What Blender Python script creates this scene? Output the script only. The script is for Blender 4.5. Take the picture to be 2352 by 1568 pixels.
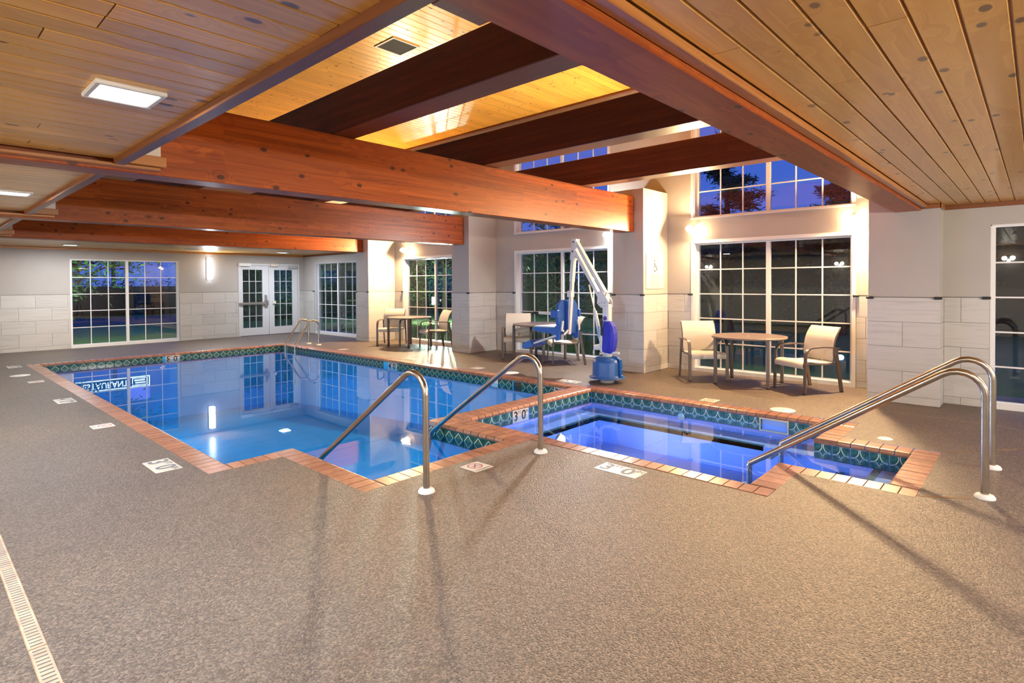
import bpy, bmesh, math, random
from mathutils import Vector, Matrix
random.seed(7)
PI = math.pi
for o in list(bpy.data.objects): bpy.data.objects.remove(o, do_unlink=True)
SC = bpy.context.scene
COL = SC.collection

# ------------------------------------------------------------------ camera
F_PX, CY_PX = 1309.177, 670.755
YAW, PITCH, ROLL = map(math.radians, (42.7463, -0.89221, -0.35016))
HC = 1.53
def cam_axes():
    cf, sf, cp, sp = math.cos(YAW), math.sin(YAW), math.cos(PITCH), math.sin(PITCH)
    F = Vector((cf*cp, sf*cp, sp)); r = Vector((sf, -cf, 0)); u = r.cross(F)
    c, s = math.cos(ROLL), math.sin(ROLL)
    return c*r+s*u, -s*r+c*u, F
cr, cu, cF = cam_axes()
cd = bpy.data.cameras.new('camera'); cam = bpy.data.objects.new('camera', cd); COL.objects.link(cam)
M = Matrix.Identity(4)
for i in range(3):
    M[i][0], M[i][1], M[i][2] = cr[i], cu[i], -cF[i]
M[2][3] = HC
cam.matrix_world = M
cd.sensor_width = 36.0; cd.lens = F_PX/2352*36.0
cd.shift_y = -(784-CY_PX)/2352
cd.clip_start = 0.05; cd.clip_end = 300
SC.camera = cam

# ------------------------------------------------------------------ world, exposure
W = bpy.data.worlds.new('dusk_sky'); SC.world = W; W.use_nodes = True
wn = W.node_tree; bg = wn.nodes['Background']
tc = wn.nodes.new('ShaderNodeTexCoord'); sx = wn.nodes.new('ShaderNodeSeparateXYZ'); rp = wn.nodes.new('ShaderNodeValToRGB')
wn.links.new(tc.outputs['Generated'], sx.inputs[0]); wn.links.new(sx.outputs[2], rp.inputs[0]); wn.links.new(rp.outputs[0], bg.inputs[0])
rp.color_ramp.elements[0].position = 0.0; rp.color_ramp.elements[0].color = (0.065, 0.13, 0.58, 1)
rp.color_ramp.elements[1].position = 0.6; rp.color_ramp.elements[1].color = (0.030, 0.088, 0.58, 1)
bg.inputs[1].default_value = 1.0
vs = SC.view_settings
vs.view_transform = 'Standard'; vs.look = 'None'; vs.gamma = 1.0; vs.exposure = 0.34; vs.use_curve_mapping = False
SC.cycles.transparent_max_bounces = 14
SC.cycles.max_bounces = 6; SC.cycles.diffuse_bounces = 3; SC.cycles.glossy_bounces = 3; SC.cycles.transmission_bounces = 2
SC.cycles.caustics_reflective = False; SC.cycles.caustics_refractive = False
SC.cycles.sample_clamp_indirect = 6.0; SC.cycles.use_light_tree = False

# light strengths used by the lamp builders
E_CEIL, E_SCONCE, E_LED, E_FLOOD, E_SPA, E_POOL = 84.0, 185.0, 22.0, 450.0, 42.0, 230.0
E_LEFT, E_FRONT = 42.0, 130.0
WARM2 = (1.0, .88, .72)
COOL = (0.86, 0.93, 1.0); WARM = (1.0, 0.67, 0.34); NEUT = (1.0, 0.90, 0.76)

# ------------------------------------------------------------------ helpers
def link(o, parent=None):
    COL.objects.link(o)
    if parent is not None: o.parent = parent
    return o
def tag(o, label=None, cat=None, group=None, kind=None):
    if label: o['label'] = label
    if cat: o['category'] = cat
    if group: o['group'] = group
    if kind: o['kind'] = kind
    return o
def empty(name, loc=(0, 0, 0), rz=0.0, label=None, cat=None, group=None, kind=None):
    o = bpy.data.objects.new(name, None); link(o)
    o.location = loc; o.rotation_euler = (0, 0, rz); o.empty_display_size = 0.1
    return tag(o, label, cat, group, kind)
def copy_tree(o, parent=None):
    c = o.copy(); link(c); c.parent = parent
    for ch in list(o.children): copy_tree(ch, c)
    return c

class MB:
    def __init__(s): s.v = []; s.f = []; s.sm = []
    def add(s, vs, fs, smooth=False):
        b = len(s.v); s.v += [tuple(x) for x in vs]
        for f in fs: s.f.append(tuple(b+i for i in f)); s.sm.append(smooth)
        return s
    def box(s, x0, x1, y0, y1, z0, z1):
        if x0 > x1: x0, x1 = x1, x0
        if y0 > y1: y0, y1 = y1, y0
        if z0 > z1: z0, z1 = z1, z0
        return s.add([(x0,y0,z0),(x1,y0,z0),(x1,y1,z0),(x0,y1,z0),(x0,y0,z1),(x1,y0,z1),(x1,y1,z1),(x0,y1,z1)],
              [(3,2,1,0),(4,5,6,7),(0,1,5,4),(1,2,6,5),(2,3,7,6),(3,0,4,7)])
    def bbox(s, x0, x1, y0, y1, z0, z1, b):
        """box with chamfered edges"""
        bm = bmesh.new(); bmesh.ops.create_cube(bm, size=1.0)
        for v in bm.verts:
            v.co = Vector(((x0+x1)/2+v.co.x*(x1-x0), (y0+y1)/2+v.co.y*(y1-y0), (z0+z1)/2+v.co.z*(z1-z0)))
        bmesh.ops.bevel(bm, geom=bm.edges[:], offset=b, segments=1, affect='EDGES')
        bm.verts.index_update()
        s.add([v.co[:] for v in bm.verts], [[v.index for v in f.verts] for f in bm.faces]); bm.free(); return s
    def tube(s, pts, r, n=10, cap=True):
        P = [Vector(p) for p in pts]; m = len(P)
        T = []
        for i in range(m):
            a = P[max(i-1, 0)]; b = P[min(i+1, m-1)]; T.append((b-a).normalized())
        ref = Vector((0, 0, 1)) if abs(T[0].z) < .9 else Vector((1, 0, 0))
        N = (ref-T[0]*ref.dot(T[0])).normalized(); vs = []
        for i in range(m):
            N = (N-T[i]*N.dot(T[i])).normalized(); B = T[i].cross(N)
            rr = r[i] if isinstance(r, (list, tuple)) else r
            for k in range(n):
                a = 2*PI*k/n; vs.append(P[i]+(N*math.cos(a)+B*math.sin(a))*rr)
        fs = [(i*n+k, i*n+(k+1) % n, (i+1)*n+(k+1) % n, (i+1)*n+k) for i in range(m-1) for k in range(n)]
        s.add(vs, fs, True)
        if cap:
            s.add(vs[:n], [tuple(range(n))[::-1]]); s.add(vs[-n:], [tuple(range(n))])
        return s
    def sweep(s, pts, wdir, w, t):
        """rectangular bar swept along pts; width w along wdir, thickness t across"""
        P = [Vector(p) for p in pts]; m = len(P); D = Vector(wdir).normalized(); vs = []
        for i in range(m):
            a = P[max(i-1, 0)]; b = P[min(i+1, m-1)]; T = (b-a).normalized(); N = T.cross(D).normalized()
            tt = t[i] if isinstance(t, (list, tuple)) else t
            for sw, sn in ((1, 1), (-1, 1), (-1, -1), (1, -1)): vs.append(P[i]+D*w/2*sw+N*tt/2*sn)
        fs = [(i*4+k, i*4+(k+1) % 4, (i+1)*4+(k+1) % 4, (i+1)*4+k) for i in range(m-1) for k in range(4)]
        fs += [(3, 2, 1, 0), tuple((m-1)*4+k for k in range(4))]
        return s.add(vs, fs)
    def lathe(s, prof, n=24, c=(0, 0, 0), axis='z', smooth=True):
        vs = []; m = len(prof)
        for (r, h) in prof:
            for k in range(n):
                a = 2*PI*k/n; x, y = r*math.cos(a), r*math.sin(a)
                p = (x, y, h) if axis == 'z' else ((h, x, y) if axis == 'x' else (x, h, y))
                vs.append((p[0]+c[0], p[1]+c[1], p[2]+c[2]))
        fs = [(i*n+k, i*n+(k+1) % n, (i+1)*n+(k+1) % n, (i+1)*n+k) for i in range(m-1) for k in range(n)]
        return s.add(vs, fs, smooth)
    def prism(s, poly, axis, a0, a1):
        """polygon (2-D) extruded along axis from a0 to a1"""
        n = len(poly)
        def P(p, a): return {'x': (a, p[0], p[1]), 'y': (p[0], a, p[1]), 'z': (p[0], p[1], a)}[axis]
        vs = [P(p, a0) for p in poly]+[P(p, a1) for p in poly]
        return s.add(vs, [tuple(range(n))[::-1], tuple(range(n, 2*n))]+[(i, (i+1) % n, n+(i+1) % n, n+i) for i in range(n)])
    flat = False
    def mesh(s, name, mat=None):
        me = bpy.data.meshes.new(name); me.from_pydata(s.v, [], s.f); me.update()
        if s.flat:
            if mat: me.materials.append(mat)
            return me
        bm = bmesh.new(); bm.from_mesh(me); bmesh.ops.recalc_face_normals(bm, faces=bm.faces[:]); bm.to_mesh(me); bm.free()
        me.polygons.foreach_set('use_smooth', s.sm)
        if mat: me.materials.append(mat)
        return me
    def build(s, name, mat, parent=None, label=None, cat=None, group=None, kind=None, loc=None):
        o = bpy.data.objects.new(name, s.mesh(name, mat)); link(o, parent)
        if loc: o.location = loc
        return tag(o, label, cat, group, kind)
def piece(name, me, parent, loc=(0, 0, 0), rz=0.0, label=None):
    o = bpy.data.objects.new(name, me); link(o, parent); o.location = loc
    if rz: o.rotation_euler = (0, 0, rz)
    if label: o['label'] = label
    return o
def arc(cx, cz, r, a0, a1, n=8):
    return [(cx+r*math.cos(math.radians(a0+(a1-a0)*i/n)), cz+r*math.sin(math.radians(a0+(a1-a0)*i/n))) for i in range(n+1)]
def smooth_path(pts, sub=5):
    """Catmull-Rom through the points"""
    P = [Vector(p) for p in pts]; out = []
    for i in range(len(P)-1):
        p0, p1, p2, p3 = P[max(i-1, 0)], P[i], P[i+1], P[min(i+2, len(P)-1)]
        for k in range(sub):
            t = k/sub
            out.append(0.5*((2*p1)+(p2-p0)*t+(2*p0-5*p1+4*p2-p3)*t*t+(-p0+3*p1-3*p2+p3)*t**3))
    return out+[P[-1]]
def text_mesh(body, size, mat, depth=0.0, bold=0.0):
    c = bpy.data.curves.new('txt', 'FONT'); c.body = body; c.size = size; c.extrude = depth; c.align_x = 'CENTER'; c.align_y = 'CENTER'; c.offset = size*bold
    c.resolution_u = 3
    o = bpy.data.objects.new('txt', c); link(o); bpy.context.view_layer.update()
    me = bpy.data.meshes.new_from_object(o.evaluated_get(bpy.context.evaluated_depsgraph_get()))
    bpy.data.objects.remove(o, do_unlink=True); me.materials.clear(); me.materials.append(mat); return me

# ------------------------------------------------------------------ materials
def new_mat(name):
    m = bpy.data.materials.new(name); m.use_nodes = True
    nt = m.node_tree; b = nt.nodes['Principled BSDF']
    return m, nt, b
def N(nt, t, **kw):
    n = nt.nodes.new('ShaderNode'+t)
    for k, v in kw.items(): setattr(n, k, v)
    return n
def setin(n, **kw):
    for k, v in kw.items(): n.inputs[k.replace('_', ' ')].default_value = v
def rgb(c): return (c[0], c[1], c[2], 1.0)
def plain(name, col, rough=0.5, metal=0.0, noise=0.0, nscale=20.0, bump=0.0, coat=0.0, spec=0.5):
    m, nt, b = new_mat(name)
    b.inputs['Base Color'].default_value = rgb(col); b.inputs['Roughness'].default_value = rough; b.inputs['Metallic'].default_value = metal
    b.inputs['Coat Weight'].default_value = coat; b.inputs['Specular IOR Level'].default_value = spec
    if noise or bump:
        t = N(nt, 'TexCoord'); n = N(nt, 'TexNoise'); setin(n, Scale=nscale, Detail=4.0); nt.links.new(t.outputs['Object'], n.inputs['Vector'])
        if noise:
            r = N(nt, 'ValToRGB'); r.color_ramp.elements[0].position = .3; r.color_ramp.elements[1].position = .7
            r.color_ramp.elements[0].color = rgb([c*(1-noise) for c in col]); r.color_ramp.elements[1].color = rgb([min(1, c*(1+noise)) for c in col])
            nt.links.new(n.outputs['Fac'], r.inputs[0]); nt.links.new(r.outputs[0], b.inputs['Base Color'])
        if bump:
            p = N(nt, 'Bump'); setin(p, Strength=bump, Distance=0.01); nt.links.new(n.outputs['Fac'], p.inputs['Height']); nt.links.new(p.outputs[0], b.inputs['Normal'])
    return m
def emis(name, col, s):
    m, nt, b = new_mat(name); b.inputs['Base Color'].default_value = rgb(col)
    b.inputs['Emission Color'].default_value = rgb(col); b.inputs['Emission Strength'].default_value = s
    m.cycles.emission_sampling = 'NONE'   # the lamps below do the lighting
    return m
def math_n(nt, op, a, b=None, clamp=False):
    n = N(nt, 'Math', operation=op); n.use_clamp = clamp
    for i, x in enumerate((a, b)):
        if x is None: continue
        if isinstance(x, (int, float)): n.inputs[i].default_value = x
        else: nt.links.new(x, n.inputs[i])
    return n.outputs[0]
def mix(nt, fac, a, b):
    n = N(nt, 'Mix', data_type='RGBA')
    for sock, x in ((n.inputs[0], fac), (n.inputs[6], a), (n.inputs[7], b)):
        if isinstance(x, (int, float)): sock.default_value = x
        elif isinstance(x, (tuple, list)): sock.default_value = rgb(x)
        else: nt.links.new(x, sock)
    return n.outputs[2]

def wood(name, light, dark, knot, rough=0.3, axis='x', lam=None, coat=0.3, knot_r=0.10, var=0.25, spec=.5):
    """boards: grain and knots along the local axis; lam = height of glued laminations"""
    m, nt, b = new_mat(name); L = nt.links
    t = N(nt, 'TexCoord'); oi = N(nt, 'ObjectInfo')
    off = N(nt, 'CombineXYZ')
    L.new(math_n(nt, 'MULTIPLY', oi.outputs['Random'], 91.0), off.inputs[0]); L.new(math_n(nt, 'MULTIPLY', oi.outputs['Random'], 57.0), off.inputs[1])
    ad = N(nt, 'VectorMath', operation='ADD'); L.new(t.outputs['Object'], ad.inputs[0]); L.new(off.outputs[0], ad.inputs[1])
    def sc(a, c):
        v = N(nt, 'VectorMath', operation='MULTIPLY'); L.new(ad.outputs[0], v.inputs[0])
        v.inputs[1].default_value = (a, c, c) if axis == 'x' else (c, a, c); return v.outputs[0]
    # knots
    vo = N(nt, 'TexVoronoi'); setin(vo, Scale=1.0); L.new(sc(4.2, 7.2), vo.inputs['Vector'])
    kn = N(nt, 'MapRange'); setin(kn, **{'From Min': knot_r*0.75, 'From Max': knot_r, 'To Min': 1.0, 'To Max': 0.0}); L.new(vo.outputs['Distance'], kn.inputs[0])
    vc = N(nt, 'SeparateColor'); L.new(vo.outputs['Color'], vc.inputs[0])
    keep = math_n(nt, 'MULTIPLY', kn.outputs[0], math_n(nt, 'GREATER_THAN', vc.outputs[1], .12))
    swirl = N(nt, 'MapRange'); setin(swirl, **{'From Min': knot_r, 'From Max': knot_r*3.2, 'To Min': 1.0, 'To Max': 0.0}); L.new(vo.outputs['Distance'], swirl.inputs[0])
    # grain, bent around the knots
    g = N(nt, 'TexNoise'); setin(g, Scale=1.0, Detail=3.0, Roughness=0.62, Distortion=0.0)
    bent = N(nt, 'VectorMath', operation='ADD'); L.new(sc(0.9, 15.0), bent.inputs[0])
    cb = N(nt, 'CombineXYZ'); L.new(math_n(nt, 'MULTIPLY', swirl.outputs[0], 0.55), cb.inputs[1 if axis == 'x' else 0]); L.new(cb.outputs[0], bent.inputs[1])
    L.new(bent.outputs[0], g.inputs['Vector'])
    g2 = N(nt, 'TexNoise'); setin(g2, Scale=1.0, Detail=1.0, Roughness=0.4)
    b2 = N(nt, 'VectorMath', operation='ADD'); L.new(sc(0.30, 6.5), b2.inputs[0]); L.new(cb.outputs[0], b2.inputs[1]); L.new(b2.outputs[0], g2.inputs['Vector'])
    ringy = math_n(nt, 'FRACT', math_n(nt, 'MULTIPLY', g2.outputs['Fac'], 9.0))
    gg = math_n(nt, 'ADD', math_n(nt, 'MULTIPLY', g.outputs['Fac'], 0.72), math_n(nt, 'MULTIPLY', ringy, 0.24))
    r = N(nt, 'ValToRGB'); r.color_ramp.elements[0].position = .30; r.color_ramp.elements[1].position = .68
    r.color_ramp.elements[0].color = rgb(dark); r.color_ramp.elements[1].color = rgb(light); L.new(gg, r.inputs[0])
    colr = r.outputs[0]
    if lam:
        sp = N(nt, 'SeparateXYZ'); L.new(t.outputs['Object'], sp.inputs[0]); co = N(nt, 'CombineXYZ')
        L.new(sp.outputs[0 if axis == 'x' else 1], co.inputs[0]); L.new(sp.outputs[2], co.inputs[1])
        br = N(nt, 'TexBrick'); br.offset = 0.37; br.offset_frequency = 2
        setin(br, Scale=1.0, Color1=rgb((.72, .70, .68)), Color2=rgb((1.12, 1.12, 1.1)), Mortar=rgb((.5, .5, .5)))
        br.inputs['Mortar Size'].default_value = 0.0008; br.inputs['Brick Width'].default_value = 1.9; br.inputs['Row Height'].default_value = lam
        L.new(co.outputs[0], br.inputs['Vector'])
        mu = N(nt, 'Mix', data_type='RGBA', blend_type='MULTIPLY'); mu.inputs[0].default_value = 1.0
        L.new(colr, mu.inputs[6]); L.new(br.outputs['Color'], mu.inputs[7]); colr = mu.outputs[2]
    colr = mix(nt, math_n(nt, 'MULTIPLY', keep, 0.85), colr, knot)
    hs = N(nt, 'HueSaturation'); L.new(colr, hs.inputs['Color'])
    L.new(math_n(nt, 'ADD', math_n(nt, 'MULTIPLY', oi.outputs['Random'], 2*var), 1-var), hs.inputs['Value'])
    L.new(hs.outputs[0], b.inputs['Base Color'])
    b.inputs['Specular IOR Level'].default_value = spec
    b.inputs['Roughness'].default_value = rough; b.inputs['Coat Weight'].default_value = coat; b.inputs['Coat Roughness'].default_value = 0.18
    return m

WOOD = wood('cedar_boards', (0.84, 0.480, 0.115), (0.70, 0.350, 0.070), (0.12, 0.058, 0.03), rough=0.30, coat=0.30, knot_r=.155, var=.14)
WOODHI = wood('lamplit_boards_high', (0.82, 0.42, 0.060), (0.70, 0.31, 0.034), (0.16, 0.06, 0.016), rough=0.34, coat=0.12, knot_r=.15, var=.12, spec=.25)  # golden lamplight on the high ceiling is put into this board colour
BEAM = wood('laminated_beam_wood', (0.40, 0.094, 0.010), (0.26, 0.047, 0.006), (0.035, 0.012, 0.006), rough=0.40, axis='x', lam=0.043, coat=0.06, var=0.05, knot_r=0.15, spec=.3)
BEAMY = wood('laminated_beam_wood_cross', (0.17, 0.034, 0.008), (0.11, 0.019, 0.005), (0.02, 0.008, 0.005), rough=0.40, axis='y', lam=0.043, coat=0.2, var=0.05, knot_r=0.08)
TRIMW = wood('orange_trim_wood', (0.50, 0.22, 0.060), (0.38, 0.14, 0.035), (0.08, 0.03, 0.012), rough=0.35, coat=0.3, knot_r=0.07)
TRIMR = wood('red_brown_trim_wood', (0.27, 0.095, 0.035), (0.19, 0.060, 0.020), (0.05, 0.02, 0.012), rough=0.38, axis='y', coat=0.08, knot_r=0.06, spec=.3)

def deck_mat():
    m, nt, b = new_mat('pebble_deck'); L = nt.links; t = N(nt, 'TexCoord')
    v = N(nt, 'TexVoronoi'); setin(v, Scale=115.0); L.new(t.outputs['Object'], v.inputs['Vector'])
    n1 = N(nt, 'TexNoise'); setin(n1, Scale=55.0, Detail=5.0, Roughness=.7); L.new(t.outputs['Object'], n1.inputs['Vector'])
    n2 = N(nt, 'TexNoise'); setin(n2, Scale=0.75, Detail=5.0, Roughness=.6, Distortion=.6); L.new(t.outputs['Object'], n2.inputs['Vector'])
    r = N(nt, 'ValToRGB'); e = r.color_ramp.elements
    e[0].position = .15; e[0].color = rgb((.046, .033, .025)); e[1].position = .9; e[1].color = rgb((.28, .215, .164))
    x = e.new(.5); x.color = rgb((.108, .081, .062))
    sepc = N(nt, 'SeparateColor'); L.new(v.outputs['Color'], sepc.inputs[0])
    L.new(math_n(nt, 'ADD', math_n(nt, 'MULTIPLY', sepc.outputs[0], .55), math_n(nt, 'MULTIPLY', n1.outputs['Fac'], .45)), r.inputs[0])
    r2 = N(nt, 'ValToRGB'); r2.color_ramp.elements[0].position = .35; r2.color_ramp.elements[1].position = .68
    r2.color_ramp.elements[0].color = rgb((.86, .86, .88)); r2.color_ramp.elements[1].color = rgb((1.06, 1.03, .98)); L.new(n2.outputs['Fac'], r2.inputs[0])
    mu = N(nt, 'Mix', data_type='RGBA', blend_type='MULTIPLY'); mu.inputs[0].default_value = 1.0
    L.new(r.outputs[0], mu.inputs[6]); L.new(r2.outputs[0], mu.inputs[7]); L.new(mu.outputs[2], b.inputs['Base Color'])
    bp = N(nt, 'Bump'); setin(bp, Strength=.75, Distance=.006)
    L.new(math_n(nt, 'ADD', math_n(nt, 'MULTIPLY', v.outputs['Distance'], -1.0), n1.outputs['Fac']), bp.inputs['Height']); L.new(bp.outputs[0], b.inputs['Normal'])
    b.inputs['Roughness'].default_value = .42
    return m
DECK = deck_mat()

def walltile_mat():
    m, nt, b = new_mat('veined_wall_tile'); L = nt.links; t = N(nt, 'TexCoord'); oi = N(nt, 'ObjectInfo')
    ad = N(nt, 'VectorMath', operation='MULTIPLY_ADD'); ad.inputs[1].default_value = (1.2, 1.2, 22)
    L.new(t.outputs['Object'], ad.inputs[0]); cb = N(nt, 'CombineXYZ')
    L.new(math_n(nt, 'MULTIPLY', oi.outputs['Random'], 40.0), cb.inputs[2]); L.new(math_n(nt, 'MULTIPLY', oi.outputs['Random'], 13.0), cb.inputs[0]); L.new(cb.outputs[0], ad.inputs[2])
    n = N(nt, 'TexNoise'); setin(n, Scale=1.3, Detail=5.0, Roughness=.65, Distortion=.5); L.new(ad.outputs[0], n.inputs['Vector'])
    r = N(nt, 'ValToRGB'); e = r.color_ramp.elements; e[0].position = .28; e[0].color = rgb((.42, .405, .385)); e[1].position = .50; e[1].color = rgb((.53, .517, .50))
    L.new(n.outputs['Fac'], r.inputs[0])
    hs = N(nt, 'HueSaturation'); L.new(r.outputs[0], hs.inputs['Color']); L.new(math_n(nt, 'ADD', math_n(nt, 'MULTIPLY', oi.outputs['Random'], .10), .95), hs.inputs['Value'])
    L.new(hs.outputs[0], b.inputs['Base Color']); b.inputs['Roughness'].default_value = .34; return m
WTILE = walltile_mat()

def brick_mat():
    m, nt, b = new_mat('terracotta_coping'); L = nt.links; t = N(nt, 'TexCoord'); oi = N(nt, 'ObjectInfo')
    cb = N(nt, 'CombineXYZ'); L.new(math_n(nt, 'MULTIPLY', oi.outputs['Random'], 31.0), cb.inputs[0])
    ad = N(nt, 'VectorMath', operation='ADD'); L.new(t.outputs['Object'], ad.inputs[0]); L.new(cb.outputs[0], ad.inputs[1])
    n = N(nt, 'TexNoise'); setin(n, Scale=16.0, Detail=6.0, Roughness=.65); L.new(ad.outputs[0], n.inputs['Vector'])
    r = N(nt, 'ValToRGB'); e = r.color_ramp.elements; e[0].position = .3; e[0].color = rgb((.27, .115, .062)); e[1].position = .72; e[1].color = rgb((.43, .215, .125))
    L.new(n.outputs['Fac'], r.inputs[0]); hs = N(nt, 'HueSaturation'); L.new(r.outputs[0], hs.inputs['Color'])
    L.new(math_n(nt, 'ADD', math_n(nt, 'MULTIPLY', oi.outputs['Random'], .36), .82), hs.inputs['Value']); L.new(hs.outputs[0], b.inputs['Base Color'])
    b.inputs['Roughness'].default_value = .30
    bp = N(nt, 'Bump'); setin(bp, Strength=.15, Distance=.003); L.new(n.outputs['Fac'], bp.inputs['Height']); L.new(bp.outputs[0], b.inputs['Normal'])
    return m
BRICK = brick_mat()

def band_tile(name, spa):
    """patterned 15 cm waterline tile, drawn in the tile's own x / z"""
    m, nt, b = new_mat(name); L = nt.links; t = N(nt, 'TexCoord'); s = N(nt, 'SeparateXYZ'); L.new(t.outputs['Object'], s.inputs[0])
    u = math_n(nt, 'DIVIDE', s.outputs[0], .15); v = math_n(nt, 'DIVIDE', s.outputs[2], .15)
    au, av = math_n(nt, 'ABSOLUTE', u), math_n(nt, 'ABSOLUTE', v)
    n = N(nt, 'TexNoise'); setin(n, Scale=28.0, Detail=3.0); L.new(t.outputs['Object'], n.inputs['Vector'])
    r = N(nt, 'ValToRGB'); e = r.color_ramp.elements; e[0].position = .35; e[1].position = .7; L.new(n.outputs['Fac'], r.inputs[0])
    if spa:
        e[0].color = rgb((.004, .050, .062)); e[1].color = rgb((.03, .19, .21))
        def ring(cx, cz, rad):
            d = math_n(nt, 'SQRT', math_n(nt, 'ADD', math_n(nt, 'POWER', math_n(nt, 'ADD', au, -cx), 2.0), math_n(nt, 'POWER', math_n(nt, 'ADD', v, -cz), 2.0)))
            return math_n(nt, 'LESS_THAN', math_n(nt, 'ABSOLUTE', math_n(nt, 'ADD', d, -rad)), .024)
        ln = math_n(nt, 'MAXIMUM', ring(.5, .38, .46), math_n(nt, 'MULTIPLY', ring(.5, -.62, .62), .55))
        col = mix(nt, ln, r.outputs[0], (.62, .72, .66))
    else:
        e[0].color = rgb((.012, .055, .042)); e[1].color = rgb((.035, .13, .095))
        d = math_n(nt, 'ADD', au, av)
        ln = math_n(nt, 'LESS_THAN', math_n(nt, 'ABSOLUTE', math_n(nt, 'ADD', d, -.43)), .036)
        inn = math_n(nt, 'MULTIPLY', math_n(nt, 'LESS_THAN', d, .26), .55)
        col = mix(nt, inn, r.outputs[0], (.045, .20, .12)); col = mix(nt, ln, col, (.62, .66, .55))
    L.new(col, b.inputs['Base Color']); b.inputs['Roughness'].default_value = .32 if spa else .15; return m
PTILE = band_tile('diamond_pool_tile', False); STILE = band_tile('wave_spa_tile', True)

def water_mat(name, tint, bump, scale):
    m = bpy.data.materials.new(name); m.use_nodes = True; nt = m.node_tree; nt.nodes.clear(); L = nt.links
    o = N(nt, 'OutputMaterial'); tr = N(nt, 'BsdfTransparent'); tr.inputs[0].default_value = rgb(tint)
    gl = N(nt, 'BsdfGlossy'); gl.inputs['Roughness'].default_value = .012; gl.inputs[0].default_value = (.95, .97, 1, 1)
    ge = N(nt, 'NewGeometry'); n_ = 1.34
    fr = N(nt, 'Fresnel'); L.new(math_n(nt, 'ADD', math_n(nt, 'MULTIPLY', ge.outputs['Backfacing'], 1/n_-n_), n_), fr.inputs[0])
    t = N(nt, 'TexCoord'); n = N(nt, 'TexNoise'); setin(n, Scale=scale, Detail=2.0); L.new(t.outputs['Object'], n.inputs['Vector'])
    bp = N(nt, 'Bump'); setin(bp, Strength=bump, Distance=.01); L.new(n.outputs['Fac'], bp.inputs['Height'])
    L.new(bp.outputs[0], gl.inputs['Normal']); L.new(bp.outputs[0], fr.inputs['Normal'])
    mx = N(nt, 'MixShader'); L.new(fr.outputs[0], mx.inputs[0]); L.new(tr.outputs[0], mx.inputs[1]); L.new(gl.outputs[0], mx.inputs[2]); L.new(mx.outputs[0], o.inputs[0])
    return m
WATERP = water_mat('pool_water', (.16, .58, .86), .008, 3.0)
WATERS = water_mat('spa_water', (.58, .74, 1.0), .010, 5.0)
def glass_mat():
    m = bpy.data.materials.new('window_glass'); m.use_nodes = True; nt = m.node_tree; nt.nodes.clear(); L = nt.links
    o = N(nt, 'OutputMaterial'); tr = N(nt, 'BsdfTransparent'); tr.inputs[0].default_value = (.90, .96, .94, 1)
    gl = N(nt, 'BsdfGlossy'); gl.inputs['Roughness'].default_value = .0
    ge = N(nt, 'NewGeometry'); n_ = 1.62
    fr = N(nt, 'Fresnel'); L.new(math_n(nt, 'ADD', math_n(nt, 'MULTIPLY', ge.outputs['Backfacing'], 1/n_-n_), n_), fr.inputs[0])
    mx = N(nt, 'MixShader'); L.new(math_n(nt, 'MULTIPLY', fr.outputs[0], 1.0, True), mx.inputs[0])
    L.new(tr.outputs[0], mx.inputs[1]); L.new(gl.outputs[0], mx.inputs[2]); L.new(mx.outputs[0], o.inputs[0]); return m
GLASS = glass_mat()

PAINT = plain('greige_wall_paint', (.42, .397, .375), .55, noise=.03, nscale=3, bump=.03)
PAINTW = plain('white_drywall', (.66, .65, .64), .6)
GROUTW = plain('wall_grout', (.36, .34, .32), .8)
WHITE = plain('white_vinyl', (.76, .76, .77), .32)
DOORW = plain('white_door_paint', (.66, .67, .70), .35)
GROUT = plain('coping_grout', (.20, .115, .075), .85, noise=.15)
PLASTER = plain('blue_pool_plaster', (.08, .50, .80), .6, noise=.05, nscale=4)
SPLASTER = plain('pale_blue_spa_plaster', (.26, .42, .93), .6, noise=.05, nscale=4)
EDGET = plain('dark_green_edge_tile', (.02, .12, .11), .2)
STEEL = plain('brushed_stainless', (.50, .45, .39), .25, 1.0, noise=.12, nscale=9)
CHROME = plain('satin_metal', (.66, .65, .63), .3, 1.0)
ESCUT = plain('white_plastic', (.78, .77, .74), .4)
BROWN = plain('brown_powder_coat', (.125, .098, .082), .36, spec=.5)
SLING = plain('cream_sling_fabric', (.60, .555, .48), .7, noise=.05, nscale=300, bump=.05)
SLINGE = plain('white_sling_edge', (.74, .70, .63), .6)
BLACK = plain('black_rubber', (.012, .012, .013), .5)
LIFTW = plain('white_powder_coat', (.62, .63, .66), .3)
BLUE = plain('blue_plastic', (.008, .085, .33), .36, noise=.06, nscale=6)
BLUEL = plain('blue_seat_plastic', (.03, .10, .38), .33)
BAG = plain('royal_blue_fabric', (.015, .025, .42), .7, noise=.15, nscale=14, bump=.2)
INK = plain('black_print', (.02, .02, .025), .6)
INKG = plain('grey_print', (.16, .18, .21), .6)
RED = plain('red_print', (.42, .035, .03), .6)
MARK = plain('marker_tile', (.60, .58, .53), .45, noise=.08, nscale=14)
SIGNW = plain('white_sign_board', (.62, .61, .59), .4)
GRILLE = plain('dark_vent_mesh', (.030, .026, .018), .8, noise=.5, nscale=160)
GRASS = plain('lawn', (.07, .17, .035), .9, noise=.35, nscale=30, bump=.6)
MULCH = plain('exterior_paving', (.20, .19, .18), .9, noise=.15)
BARK = plain('tree_bark', (.07, .05, .035), .9, noise=.3, nscale=14, bump=.4)
LEAF = plain('green_leaves', (.07, .20, .035), .55, noise=.35, nscale=1.2)
LEAFD = plain('dark_conifer_needles', (.028, .055, .022), .7, noise=.3, nscale=1.2)
SILLM = plain('dark_anodised_trim', (.10, .09, .085), .4, 0.6)

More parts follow.
